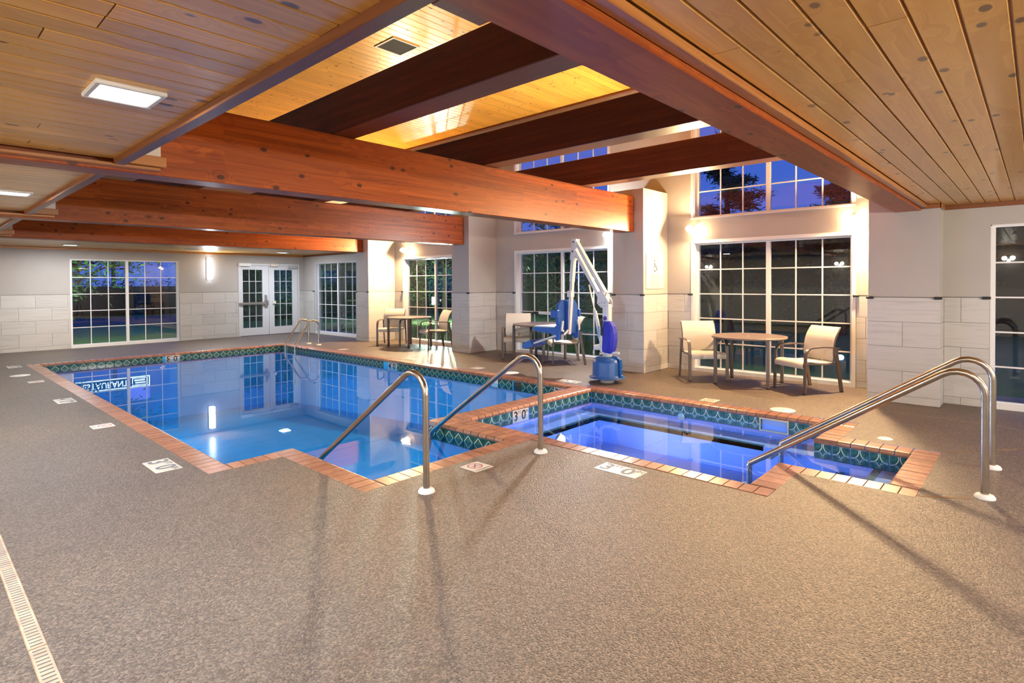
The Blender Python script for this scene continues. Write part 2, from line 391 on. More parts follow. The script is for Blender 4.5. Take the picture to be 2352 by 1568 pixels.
# ------------------------------------------------------------------ plan (metres; camera at the origin)
YB, XR, XA, XP, XRN = 17.38, 8.92, 9.38, 8.535, 8.88
X0, Y0 = -2.6, -3.6
ZC, ZH = 2.46, 5.15
BZ0, BZ1 = 2.386, 2.99
BEAMS = [(1.06, 1.33), (5.05, 5.315), (9.325, 9.59), (13.30, 13.565)]
PIL = [(13.08, 13.67, 'farthest'), (9.17, 9.73, 'second farthest'), (4.88, 5.48, 'sign'), (.878, 1.616, 'nearest')]
ZW = 1.323
ROWZ = [0.0, .095, .402, .709, 1.016, 1.323]
POOL = [(1.90, 6.73, 5.13, 14.30), (2.52, 6.73, 5.04, 5.13), (2.52, 4.03, 3.835, 5.04)]
SPA = [(4.385, 6.81, 1.61, 4.74), (5.08, 6.09, .83, 1.61)]
ZWAT = -.12
def inside(rects, x, y, g=0.0): return any(a-g < x < b+g and c-g < y < d+g for a, b, c, d in rects)
def cells(xs, ys):
    xs, ys = sorted(set(round(x, 4) for x in xs)), sorted(set(round(y, 4) for y in ys))
    for i in range(len(xs)-1):
        for j in range(len(ys)-1): yield xs[i], xs[i+1], ys[j], ys[j+1]
def cuts(rects, g=0.0):
    xs, ys = [], []
    for a, b, c, d in rects: xs += [a-g, b+g]; ys += [c-g, d+g]
    return xs, ys

# ------------------------------------------------------------------ floor
CW = .205
CUT = .2
px, py = cuts(POOL, CUT); qx, qy = cuts(SPA, CUT)
fl = MB(); fl.flat = True
for a, b, c, d in cells(px+qx+[X0, 9.6], py+qy+[Y0, 17.6]):
    mx_, my_ = (a+b)/2, (c+d)/2
    if inside(POOL, mx_, my_, CUT) or inside(SPA, mx_, my_, CUT): continue
    fl.add([(a, c, 0), (b, c, 0), (b, d, 0), (a, d, 0)], [(0, 1, 2, 3)])
floor = fl.build('floor', DECK, kind='structure')
# control joints in the deck
def joint(p0, p1, w=.010, col=None):
    d = Vector((p1[0]-p0[0], p1[1]-p0[1], 0)); n = Vector((-d.y, d.x, 0)).normalized()*w/2
    MB().add([(p0[0]-n.x, p0[1]-n.y, .0012), (p1[0]-n.x, p1[1]-n.y, .0012), (p1[0]+n.x, p1[1]+n.y, .0012), (p0[0]+n.x, p0[1]+n.y, .0012)], [(0, 1, 2, 3)]).build('deck_joint', col or JNT, floor)
JNT = plain('joint_sealant', (.42, .34, .25), .8, noise=.25, nscale=8)
JNTD = plain('rusty_crack_filler', (.25, .14, .06), .9, noise=.3, nscale=12)
joint((7.87, .3), (7.87, 13.2)); joint((7.87, .3), (7.2, -.6)); joint((6.29, .62), (6.9, .1), .014, JNTD); joint((4.92, .62), (5.1, .34), .02, JNTD)
joint((7.87, 13.2), (7.87, 17.3)); joint((1.9, 15.9), (7.87, 15.9))

# ------------------------------------------------------------------ pool and spa
def basin(rects, zf, mat, name, parent, g=.012):
    xs, ys = cuts(rects, g); m = MB()
    cl = [c for c in cells(xs, ys) if inside(rects, (c[0]+c[1])/2, (c[2]+c[3])/2, g)]
    for a, b, c, d in cl:
        z = [zf(x, y) for x, y in ((a, c), (b, c), (b, d), (a, d))]
        m.add([(a, c, z[0]), (b, c, z[1]), (b, d, z[2]), (a, d, z[3])], [(0, 1, 2, 3)])
        for (x1, y1, x2, y2, ox, oy) in ((a, c, b, c, 0, -1), (b, c, b, d, 1, 0), (b, d, a, d, 0, 1), (a, d, a, c, -1, 0)):
            if not inside(rects, (x1+x2)/2+ox*1e-3, (y1+y2)/2+oy*1e-3, g):
                m.add([(x1, y1, zf(x1, y1)), (x2, y2, zf(x2, y2)), (x2, y2, -.012), (x1, y1, -.012)], [(0, 1, 2, 3)])
    return m.build(name, mat, parent)
def bed(rects, other, name, parent, skip=0):
    xs, ys = cuts(rects, .012); x2, y2 = cuts(rects, CUT); ox, oy = cuts(other, .012); o2, p2 = cuts(other, CUT); m = MB()
    for a, b, c, d in cells(xs+x2+ox+o2, ys+y2+oy+p2):
        u, v = (a+b)/2, (c+d)/2
        if skip and inside(other, u, v, CUT): continue
        if inside(rects, u, v, CUT) and not inside(rects, u, v, .012) and not inside(other, u, v, .012):
            m.add([(a, c, -.007), (b, c, -.007), (b, d, -.007), (a, d, -.007)], [(0, 1, 2, 3)])
    return m.build(name, GROUT, parent)
def brick_run(parent, p0, p1, w, nose_left=True, pitch=.112):
    """bricks from p0 to p1 along the water edge; the water lies to the left of the direction"""
    p0, p1 = Vector((*p0, 0)), Vector((*p1, 0)); d = p1-p0; n = max(1, round(d.length/pitch)); pit = d.length/n
    prof = [(-w, -.048), (-w, -.001), (-.024, 0), (-.010, -.004), (-.001, -.015), (.004, -.028), (.002, -.042), (-.006, -.050)]
    me = MB().prism(prof, 'x', -pit/2+.0050, pit/2-.0050).mesh('brick', BRICK)
    a = math.atan2(d.y, d.x)
    for i in range(n):
        o = piece('brick', me, parent, p0+d*((i+.5)/n), a); o.location.z = random.uniform(-.0012, .0012)

pool = empty('swimming_pool', (0, 0, 0), label='large rectangular swimming pool edged with terracotta bricks and green diamond tiles', cat='pool')
basin(POOL, lambda x, y: -.95-.5*max(0, min(1, (y-7)/5)), PLASTER, 'basin', pool)
bed(POOL, SPA, 'mortar_bed', pool)
W2 = .148; W3 = .174
# water to the left of the run direction (counter-clockwise around the water)
brick_run(pool, (1.90, 14.30), (1.90, 4.93), CUT)
brick_run(pool, (1.90, 5.13), (2.32, 5.13), CUT)
brick_run(pool, (2.52, 5.13), (2.52, 3.635), CUT)
brick_run(pool, (2.52, 3.835), (4.03, 3.835), CUT)
brick_run(pool, (4.03, 3.635), (4.03, 4.893), W3)
brick_run(pool, (4.03, 5.04), (6.73, 5.04), W2)
brick_run(pool, (6.73, 4.893), (6.73, 14.30), CUT)
brick_run(pool, (6.93, 14.30), (1.70, 14.30), CUT)
# waterline tiles
def tile_mesh(mat): return MB().bbox(-.0728, .0728, -.004, .006, -.0728, .0728, .002).mesh('waterline_tile', mat)
PT, ST = tile_mesh(PTILE), tile_mesh(STILE)
def tile_run(parent, me, p0, p1, z=-.126, skip=()):
    """tiles along a basin wall; the visible face (local -y) looks to the left-hand water"""
    p0, p1 = Vector((*p0, 0)), Vector((*p1, 0)); d = p1-p0; n = round(d.length/.15); a = math.atan2(d.y, d.x)+PI
    for i in range(n):
        if i in skip: continue
        c = p0+d*((i+.5)/n); piece('waterline_tile', me, parent, (c.x, c.y, z), a)
tile_run(pool, PT, (6.73, 14.306), (1.90, 14.306), skip=(16, 17))
tile_run(pool, PT, (6.736, 5.04), (6.736, 14.30), skip=(0, 1, 7, 30, 31, 60))
tile_run(pool, PT, (4.036, 3.835), (4.036, 5.04))
tile_run(pool, PT, (4.03, 5.034), (6.73, 5.034))
tile_run(pool, PT, (2.514, 5.13), (2.514, 3.835)); tile_run(pool, PT, (2.52, 3.829), (4.03, 3.829)); tile_run(pool, PT, (1.894, 14.30), (1.894, 5.13))
def depth_tile(parent, loc, rz, l1, wdt=.30, hgt=.15, flat=False):
    """white marker with a large numeral, small FT, large 0 and small IN; faces local -y (or up when flat)"""
    e = empty('depth_marker', loc, rz)
    e.parent = parent
    if flat:
        b = MB().bbox(-wdt/2, wdt/2, -hgt/2, hgt/2, -.012, .0035, .002).build('marker_plate', MARK, e)
    else:
        b = MB().bbox(-wdt/2, wdt/2, -.006, .006, -hgt/2, hgt/2, .002).build('marker_plate', MARK, e)
    k = wdt/.30
    for s, sz, x, y, mt in ((l1, .16*hgt/.15, -.095*k, 0, INK if not flat else INKG), ('0', .16*hgt/.15, .055*k, 0, INK if not flat else INKG), ('FT', .055*k, -.028*k, .042*k, INKG), ('IN', .055*k, .118*k, .042*k, INKG)):
        o = piece('numeral', text_mesh(s, sz, mt, bold=.022), e)
        if flat: o.location = (x, y, .0045)
        else: o.location = (x, -.0075, y); o.rotation_euler = (PI/2, 0, 0)
    return e
depth_tile(pool, (4.21, 14.300, -.118), 0, '5', wdt=.29)
depth_tile(pool, (6.730, 9.48, -.118), -PI/2, '4', wdt=.29)
depth_tile(pool, (6.730, 14.08, -.118), -PI/2, '5', wdt=.15, hgt=.13)
depth_tile(pool, (6.730, 5.22, -.118), -PI/2, '3', wdt=.29)
MB().box(6.731, 6.90, 6.03, 6.20, -.20, -.055).build('skimmer_mouth', plain('dark_skimmer', (.05, .035, .02), .6), pool)
MB().bbox(6.724, 6.742, 6.55, 6.70, -.19, -.05, .003).build('return_plate', ESCUT, pool)
# entry steps with dark nosing
for k, yy in enumerate((4.15, 4.50, 4.88)):
    z = -.24-.17*k; lo = 3.835 if k == 0 else (4.15, 4.50)[k-1]
    MB().box(2.52, 4.03, lo, yy, -.95, z).build('step', PLASTER, pool)
    MB().box(2.52, 4.03, yy-.045, yy+.004, z-.05, z+.004).build('step_nosing', EDGET, pool)
wm = MB(); wm.flat = True
for a, b, c, d in POOL: wm.add([(a-.012, c-(.012 if c != 5.04 else 0), ZWAT), (b+.012, c-(.012 if c != 5.04 else 0), ZWAT), (b+.012, d+(.012 if d == 14.30 else 0), ZWAT), (a-.012, d+(.012 if d == 14.30 else 0), ZWAT)], [(0, 1, 2, 3)])
wm.build('pool_water', WATERP, label='still blue water filling the large swimming pool', cat='water', kind='stuff')

spa = empty('spa_pool', (0, 0, 0), label='small glowing blue spa pool edged with terracotta bricks and teal tiles', cat='pool')
basin(SPA, lambda x, y: -.60, SPLASTER, 'basin', spa)
bed(SPA, POOL, 'mortar_bed', spa, 1)
brick_run(spa, (4.385, 4.74), (4.385, 1.41), W3)
brick_run(spa, (4.385, 1.61), (4.88, 1.61), CUT)
brick_run(spa, (5.08, 1.61), (5.08, .63), CUT)
brick_run(spa, (5.08, .83), (6.29, .83), CUT)
brick_run(spa, (6.09, .83), (6.09, 1.41), CUT)
brick_run(spa, (6.09, 1.61), (6.81, 1.61), CUT)
brick_run(spa, (6.81, 1.41), (6.81, 4.89), CUT)
brick_run(spa, (6.81, 4.74), (4.209, 4.74), W2)
tile_run(spa, ST, (6.816, 1.61), (6.816, 4.74), skip=(3, 4)); tile_run(spa, ST, (6.81, 4.746), (4.385, 4.746), skip=(9, 10))
tile_run(spa, ST, (6.096, .83), (6.096, 1.61)); tile_run(spa, ST, (5.08, .824), (6.09, .824)); tile_run(spa, ST, (6.09, 1.604), (6.81, 1.604))
tile_run(spa, ST, (4.379, 4.74), (4.379, 1.61))
depth_tile(spa, (5.27, 4.740, -.118), 0, '3', wdt=.29)
sk = MB()
sk.box(6.80, 6.822, 2.06, 2.38, -.062, -.045).box(6.80, 6.822, 2.06, 2.38, -.20, -.185).box(6.80, 6.822, 2.06, 2.075, -.185, -.062).box(6.80, 6.822, 2.365, 2.38, -.185, -.062)
sk.build('skimmer_frame', plain('cream_skimmer', (.62, .56, .40), .5), spa)
MB().box(6.824, 6.98, 2.075, 2.365, -.185, -.062).build('skimmer_mouth', plain('skimmer_inside', (.10, .16, .12), .5), spa)
# bench with dark edge line and notch steps
BZ = -.27; BW = .40
b_ = MB(); b_.box(4.79, 6.81, 4.74-BW, 4.74, -.6, BZ).box(6.81-BW, 6.81, 1.61, 4.74-BW, -.6, BZ).box(4.385, 4.79, 2.0, 4.74, -.6, BZ)
b_.build('bench', SPLASTER, spa)
MB().box(4.79, 6.81-BW, 4.74-BW, 4.74-BW+.05, BZ-.05, BZ+.004).build('bench_edge_tile', EDGET, spa)
MB().box(6.81-BW, 6.81-BW+.05, 2.2, 4.74-BW+.05, BZ-.05, BZ+.004).build('bench_edge_tile', EDGET, spa)
MB().box(6.13, 6.81, 2.02, 2.07, BZ-.04, BZ+.005).build('bench_edge_tile', EDGET, spa)
for k, yy in enumerate((1.10, 1.40, 1.72)):
    z = -.20-.09*k; lo = (.83, 1.10, 1.40)[k]
    MB().box(5.08, 6.09, lo, yy, -.6, z).build('step', SPLASTER, spa)
    MB().box(5.08, 6.09, yy-.06, yy+.003, z-.05, z+.004).build('step_nosing', EDGET, spa)
for x, y, z, r in ((5.75, 2.9, -.592, .055), (6.05, 2.2, -.592, .10), (6.795, 3.35, -.19, .05)):
    m = MB().lathe([(0, .006), (r*.8, .006), (r, .0)], 20)
    if z > -.3: m = MB().lathe([(0, -.006), (r*.8, -.006), (r, 0)], 20, axis='x')
    m.build('drain_fitting', plain('pale_fitting', (.5, .7, .68), .4), spa, loc=(x, y, z))
wm = MB(); wm.flat = True
wm.add([(4.373, 1.598, ZWAT), (6.822, 1.598, ZWAT), (6.822, 4.752, ZWAT), (4.373, 4.752, ZWAT)], [(0, 1, 2, 3)])
wm.add([(5.068, .818, ZWAT), (6.102, .818, ZWAT), (6.102, 1.598, ZWAT), (5.068, 1.598, ZWAT)], [(0, 1, 2, 3)])
wm.build('spa_water', WATERS, label='bright blue water filling the small spa pool', cat='water', kind='stuff')
def underwater_lamp(name, loc, rot, label, energy, col, blend=.6, size=2.2, sc_=1.0):
    e = empty(name, loc, 0, label, 'lamp')
    e.rotation_euler = rot; e.scale = (sc_, sc_, sc_)
    MB().lathe([(0, -.03), (.10, -.03), (.105, .0), (.085, .012)], 24).build('niche_ring', CHROME, e)
    MB().lathe([(0, .014), (.05, .012), (.085, .008)], 24).build('lens', emis(name+'_lens', (.85, .95, 1), 14.0), e)
    L = bpy.data.lights.new(name, 'SPOT'); L.energy = energy; L.color = col; L.spot_size = size; L.spot_blend = blend; L.shadow_soft_size = .06
    o = bpy.data.objects.new('bulb', L); link(o, e); o.location = (0, 0, .05); o.rotation_euler = (PI, 0, 0)
underwater_lamp('spa_underwater_light', (5.55, 4.74-BW-.012, -.43), (PI/2, 0, 0), 'bright round underwater lamp in the side of the blue spa', E_SPA, (.72, .82, 1.0))
underwater_lamp('spa_underwater_light', (4.395, 3.3, -.20), (0, PI/2, 0), 'added unseen underwater lamp low in the near side of the spa', E_SPA*2.2, (.62, .76, 1.0), sc_=.6, size=2.9)  # unseen second lamp, added to brighten the bench and far wall
underwater_lamp('pool_fill_light', (1.905, 11.2, -.45), (0, PI/2+.4, 0), 'added unseen underwater lamp in the far half of the long pool side', E_POOL, (.7, .9, 1.0))  # unseen, like the next one; added to make the pool glow blue
underwater_lamp('pool_fill_light', (1.905, 7.0, -.45), (0, PI/2+.4, 0), 'added unseen underwater lamp in the near half of the long pool side', E_POOL, (.7, .9, 1.0))

# ------------------------------------------------------------------ walls
def wall(name, axis, w0, w1, a0, a1, z0, z1, holes=(), mat=PAINT):
    """axis: direction the wall runs along ('x' or 'y'); holes = (a0, a1, z0, z1)"""
    As, Zs = [a0, a1], [z0, z1]
    for h in holes: As += [h[0], h[1]]; Zs += [h[2], h[3]]
    As = sorted(set(x for x in As if a0 <= x <= a1)); m = MB()
    for i in range(len(As)-1):
        mid = (As[i]+As[i+1])/2; hz = sorted([(h[2], h[3]) for h in holes if h[0] < mid < h[1]])
        z = z0
        for lo, hi in hz+[(z1, z1)]:
            if lo > z+1e-4:
                if axis == 'x': m.box(As[i], As[i+1], w0, w1, z, lo)
                else: m.box(w0, w1, As[i], As[i+1], z, lo)
            z = max(z, hi)
    return m.build(name, mat, kind='structure')
WIN_BACK = (2.90, 5.29); DOOR = (6.885, 8.77)
ALC = [(1.98, 4.38), (6.13, 8.53), (10.26, 12.66)]
wall_back = wall('wall_back', 'x', YB, YB+.2, X0, XR+.2, 0, 2.62, [(*WIN_BACK, 0, 2.19), (*DOOR, 0, 2.17)])
wall_rf = wall('wall_right', 'y', XR, XR+.2, 13.67, YB, 0, 2.62, [(14.26, 16.64, 0, 2.19)])
wall_al = wall('wall_right', 'y', XA, XA+.2, .878, 13.67, 0, 5.3, [(a, b, 0, 2.2) for a, b in ALC]+[(a, b, 2.64, 4.80) for a, b in ALC])
wall_rn = wall('wall_right', 'y', XRN, XRN+.2, Y0, .878, 0, 2.62, [(-1.96, .424, 0, 2.19)])
wall_left = wall('wall_left', 'y', X0-.2, X0, Y0, YB+.2, 0, 2.62)
wall_near = wall('wall_front', 'x', Y0-.2, Y0, X0-.2, XRN+.2, 0, 2.62)
MB().box(X0, X0+.012, Y0, YB, 0, ZW).build('wainscot', WTILE, wall_left)
MB().box(X0, XRN, Y0, Y0+.012, 0, ZW).build('wainscot', WTILE, wall_near)
# clerestory walls above the low ceilings
wall('wall_upper_left', 'y', .98, 1.165, 1.06, 13.565, 2.60, 5.3)
wall('wall_upper_front', 'x', 1.12, 1.30, 1.165, XA, 2.99, 5.3)
wall('wall_upper_back', 'x', 13.34, 13.52, 1.165, XA, 2.99, 5.3)
pil_obj = []
for i, (a, b, nm) in enumerate(PIL):
    o = MB().box(XP, XA, a, b, 0, 3.115).build('wall_pier', PAINT, kind='structure'); pil_obj.append(o)

# wainscot tiles ---------------------------------------------------------------
TL, TH, TT = .61, .307, .011
tile_cache = {}
def wtile(parent, axis, face, nrm, a0, a1, z0, z1):
    L, H = round(a1-a0-.0035, 4), round(z1-z0-.0035, 4)
    if L < .012: return
    k = (L, H, axis)
    if k not in tile_cache:
        m = MB()
        if axis == 'x': m.bbox(-L/2, L/2, -TT/2, TT/2, -H/2, H/2, .0015)
        else: m.bbox(-TT/2, TT/2, -L/2, L/2, -H/2, H/2, .0015)
        tile_cache[k] = m.mesh('wall_tile', WTILE)
    c, z = (a0+a1)/2, (z0+z1)/2
    piece('wall_tile', tile_cache[k], parent, (c, face+nrm*TT/2, z) if axis == 'x' else (face+nrm*TT/2, c, z))
def tiling(parent, axis, face, nrm, a0, a1, phase, holes=()):
    """rows from the floor up; joints at phase + k*TL, every other row shifted half a tile"""
    for r in range(5):
        z0, z1 = ROWZ[r], ROWZ[r+1]
        ph = phase+(TL/2 if r % 2 else 0)
        js = [a0]; k = math.floor((a0-ph)/TL)+1
        while ph+k*TL < a1: js.append(ph+k*TL); k += 1
        js.append(a1)
        for h in holes: js += [h[0], h[1]]
        js = sorted(js)
        for i in range(len(js)-1):
            m = (js[i]+js[i+1])/2
            if not any(h[0] < m < h[1] for h in holes): wtile(parent, axis, face, nrm, js[i], js[i+1], z0, z1)
    capstrip(parent, axis, face, nrm, a0, a1, holes)
def capstrip(parent, axis, face, nrm, a0, a1, holes=()):
    segs = [a0]+sum([[h[0], h[1]] for h in sorted(holes)], [])+[a1]
    for i in range(0, len(segs), 2):
        if segs[i+1]-segs[i] < .02: continue
        if axis == 'x': MB().box(segs[i], segs[i+1], face, face+nrm*(TT+.002), ZW, ZW+.006).build('cap_strip', SILLM, parent)
        else: MB().box(face, face+nrm*(TT+.002), segs[i], segs[i+1], ZW, ZW+.006).build('cap_strip', SILLM, parent)
def tiling_j(parent, axis, face, nrm, a0, a1, even, odd):
    for r in range(5):
        js = [a0]+(odd if r % 2 else even)+[a1]
        for i in range(len(js)-1): wtile(parent, axis, face, nrm, js[i], js[i+1], ROWZ[r], ROWZ[r+1])
    capstrip(parent, axis, face, nrm, a0, a1)
tiling(wall_back, 'x', YB, -1, 0.4, XR, 1.931-.305, [(WIN_BACK[0]-.01, WIN_BACK[1]+.02), DOOR])
tiling(wall_rf, 'y', XR, -1, 13.67, YB-TT, 17.1, [(14.22, 16.68)])
for i, (a, b) in enumerate([(1.616, 4.88), (5.48, 9.17), (9.73, 13.08)]):
    w = ALC[i]; tiling(wall_al, 'y', XA, -1, a+TT, b-TT, b-.33, [(w[0]-.055, w[1]+.055)])
tiling(wall_rn, 'y', XRN, -1, -.1, .878-TT, .70, [(-2.0, .43)])
for i, (a, b, nm) in enumerate(PIL):
    tiling_j(pil_obj[i], 'y', XP, -1, a-TT, b+TT, [], [(a+b)/2])
    if i == 3: tiling_j(pil_obj[i], 'x', a, -1, XP, XRN, [], [])
    else: tiling_j(pil_obj[i], 'x', a, -1, XP, XA-TT, [XP+.44], [XP+.65])
# dark corner clips on the cap line
def clip(parent, x, y, rz=0): MB().bbox(-.016, .016, -.042, .042, -.016, .016, .007).build('corner_clip', BLACK, parent, loc=(x, y, ZW-.004)).rotation_euler = (0, 0, rz)
for i, (a, b, nm) in enumerate(PIL): clip(pil_obj[i], XP-.022, a+.01)
for j, (a, b) in enumerate(ALC):
    clip(wall_al, XA-.03, b+.055)
    clip(wall_al, XA-.03, a-.055)
for i in (0, 2): clip(pil_obj[i], XP-.022, PIL[i][1]-.02)
clip(pil_obj[3], XP-.022, PIL[3][1]-.02)
clip(wall_rn, XRN-.022, .46); clip(wall_rf, XR-.022, 16.70)

# ------------------------------------------------------------------ ceilings
def boards(parent, x0, x1, y0, y1, z, pitch, mat, name='ceiling_board', lmin=1.6, lmax=3.8, t=.016):
    n = max(1, round((y1-y0)/pitch)); p = (y1-y0)/n; cache = {}
    for i in range(n):
        x = x0; y = y0+(i+.5)*p; first = True
        while x < x1-.02:
            L = random.uniform(lmin, lmax)
            if first: L *= random.random()*.8+.2; first = False
            e = min(x+L, x1)
            if x1-e < .4: e = x1
            L = round(e-x, 2); k = L
            if k not in cache:
                h = (p-.006)/2; q = L/2-.0025
                # V-groove profile
                cache[k] = MB().prism([(-h, t), (-h, .005), (-h+.004, 0), (h-.004, 0), (h, .005), (h, t)], 'x', -q, q).mesh(name, mat)
            piece(name, cache[k], parent, ((x+e)/2, y, z)); x = e
def ceil(name, x0, x1, y0, y1, z=ZC, t=.12, mat=WOOD):
    return MB().box(x0, x1, y0, y1, z+.016, z+t).build(name, mat, kind='structure')
BAYS = [(1.33, 5.05), (5.315, 9.325), (9.59, 13.30)]
for a, b in BAYS:
    c = ceil('ceiling', X0, 1.11, a, b); boards(c, -.6, 1.10, a+.0, b-.05, ZC, .131, WOOD)
c = ceil('ceiling', X0, XRN, Y0, 1.06); boards(c, .0, XRN-.02, -.45, 1.00, ZC, .131, WOOD)
c = ceil('ceiling', X0, XR, 13.565, YB); boards(c, .4, XR-.02, 13.62, YB-.02, ZC, .131, WOOD)
c = ceil('ceiling', 1.165, XA, 1.30, 13.34, ZH, .15, WOODHI); boards(c, 3.2, XA-.03, 3.2, 13.2, ZH, .150, WOODHI, lmin=1.8, lmax=4.2)
# vent in the high ceiling
v = empty('ceiling_vent', (5.25, 7.21, ZH), label='dark square air grille set in the high board ceiling', cat='vent')
m = MB()
for s in (-1, 1): m.box(-.245, .245, s*.245, s*.215, -.012, .0).box(s*.245, s*.215, -.215, .215, -.012, .0)
m.build('frame', plain('cream_vent_frame', (.62, .50, .33), .5), v); MB().box(-.215, .215, -.215, .215, -.006, -.001).build('mesh_screen', GRILLE, v)
v = empty('ceiling_vent', (5.2, 16.05, ZC), label='small flat white vent in the low ceiling before the back wall', cat='vent')
m = MB()
for s in (-1, 1): m.box(-.13, .13, s*.13, s*.11, -.014, .0).box(s*.13, s*.11, -.11, .11, -.014, .0)
m.build('frame', ESCUT, v)
for k in range(5): MB().box(-.11, .11, -.10+k*.045, -.075+k*.045, -.010, -.004).build('slat', ESCUT, v)
MB().box(-.11, .11, -.11, .11, -.003, -.001).build('backing', BLACK, v)
# trims
tn = [0]
def trim(x0, x1, y0, y1, z0, z1, mat=TRIMW, b=.004):
    tn[0] += 1
    return MB().bbox(x0, x1, y0, y1, z0, z1, b).build('trim_%d' % tn[0], mat, kind='structure')
trim(X0, XR, YB-.022, YB, 2.405, 2.458); trim(XR-.022, XR, 13.57, YB-.022, 2.405, 2.458, TRIMR)
trim(XRN-.022, XRN, Y0, .878, 2.405, 2.458, TRIMR); trim(XP-.02, XP, .858, 1.058, 2.405, 2.458, TRIMR); trim(XP-.02, XRN-.022, .856, .876, 2.405, 2.458)
trim(X0, XP-.02, 1.0, 1.058, 2.418, 2.458)
for i, (a, b) in enumerate(BEAMS[1:]):
    trim(X0, 1.40, a-.085, a-.002, 2.408, 2.432)
    trim(1.172, 1.43, a-.12, a-.002, 2.434, 2.512, TRIMW)
    trim(1.172, 1.415, a-.04, a-.003, 2.514, 2.97, PAINTW, .002)
trim(1.172, 1.39, 1.332, 1.43, 2.42, 2.47, TRIMR)
for a, b in BAYS:
    trim(1.098, 1.170, a+.003, b-.055, 2.418, 2.60, TRIMR)
trim(XA-.03, XA, 1.31, 13.3, ZH-.05, ZH-.003, TRIMR)

# ------------------------------------------------------------------ beams
names = ['heavy laminated beam crossing overhead at the right, nearest of the four main beams',
         'orange laminated beam ending above the pool lift, second of the four main beams',
         'laminated beam ending at the pier behind the far table, third of the four main beams',
         'laminated beam before the low back ceiling, farthest of the four main beams']
for (a, b), lb in zip(BEAMS, names):
    MB().bbox(X0, XP-.013, -(b-a)/2, (b-a)/2, BZ0, BZ1, .006).build('main_beam', BEAM, label=lb, cat='beam', group='main beams', loc=(0, (a+b)/2, 0))
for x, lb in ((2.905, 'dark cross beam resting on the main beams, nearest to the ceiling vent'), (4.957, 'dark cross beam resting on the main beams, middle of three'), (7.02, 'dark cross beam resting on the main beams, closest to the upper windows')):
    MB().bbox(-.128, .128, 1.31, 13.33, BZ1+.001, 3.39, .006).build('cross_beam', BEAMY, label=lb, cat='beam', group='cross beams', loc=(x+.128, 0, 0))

# ------------------------------------------------------------------ windows
WN = [0]
def window(axis, face, a0, a1, z0, z1, rows, glass_z0, recess=.10, casing=.05, cols=3, kid=None):
    """two-sash gridded window in an opening; face = wall plane, outside is at larger coordinate"""
    WN[0] += 1
    e = empty('window_%d' % WN[0], (0, 0, 0), kind='structure')
    def bx(m, u0, u1, w0, w1, v0, v1, bev=None):
        a = (u0, u1, face+w0, face+w1, v0, v1) if axis == 'x' else (face+w0, face+w1, u0, u1, v0, v1)
        return m.bbox(*a, bev) if bev else m.box(*a)
    m = MB()
    if casing:
        c = casing
        bx(m, a0-c, a0, -.018, 0, z0, z1+c); bx(m, a1, a1+c, -.018, 0, z0, z1+c); bx(m, a0, a1, -.018, 0, z1, z1+c)
        if z0 > .1: bx(m, a0-c, a1+c, -.024, 0, z0-.03, z0)
        m.build('casing', WHITE, e); m = MB()
    f = .045
    # lined reveal and outer frame
    bx(m, a0, a0+.012, 0, recess, z0, z1); bx(m, a1-.012, a1, 0, recess, z0, z1); bx(m, a0, a1, 0, recess, z1-.012, z1)
    gb = glass_z0
    bx(m, a0, a1, -.01 if z0 < .1 else 0, recess+.06, z0, gb-.012)
    bx(m, a0, a0+f, recess, recess+.06, z0, z1); bx(m, a1-f, a1, recess, recess+.06, z0, z1); bx(m, a0+f, a1-f, recess, recess+.06, z1-.03, z1); bx(m, a0+f, a1-f, recess, recess+.06, gb-.012, gb)
    m.build('frame', WHITE, e)
    mid = (a0+a1)/2
    m = MB(); bx(m, mid-.034, mid+.034, recess-.005, recess+.055, gb, z1-.03, .003); m.build('mullion', WHITE, e)
    gt = z1-.035
    ph = (gt-gb)/rows
    pc = {}
    for s0, s1 in ((a0+f, mid-.034), (mid+.034, a1-f)):
        pw = (s1-s0)/cols
        for i in range(1, cols):
            m = MB(); bx(m, s0+pw*i-.009, s0+pw*i+.009, recess+.012, recess+.034, gb, gt); m.build('muntin', WHITE, e)
        for j in range(1, rows):
            m = MB(); bx(m, s0, s1, recess+.010, recess+.032, gb+ph*j-.009, gb+ph*j+.009); m.build('muntin', WHITE, e)
        if 'p' not in pc:
            m = MB()
            if axis == 'x': m.box(-pw/2, pw/2, -.003, .003, -ph/2, ph/2)
            else: m.box(-.003, .003, -pw/2, pw/2, -ph/2, ph/2)
            pc['p'] = m.mesh('pane', GLASS)
        for i in range(cols):
            for j in range(rows):
                u, v_, w = s0+pw*(i+.5), gb+ph*(j+.5), face+recess+.024
                piece('pane', pc['p'], e, (u, w, v_) if axis == 'x' else (w, u, v_))
    return e
window('x', YB, *WIN_BACK, 0, 2.19, 5, .085, recess=.03, casing=0)
window('y', XR, 14.26, 16.64, 0, 2.19, 5, .085, recess=.10, casing=0)
for a, b in reversed(ALC): window('y', XA, a, b, 0, 2.2, 5, .07)
for a, b in reversed(ALC): window('y', XA, a, b, 2.64, 4.80, 5, 2.67, recess=.10)
window('y', XRN, -1.96, .424, 0, 2.19, 5, .085, recess=.03, casing=0)

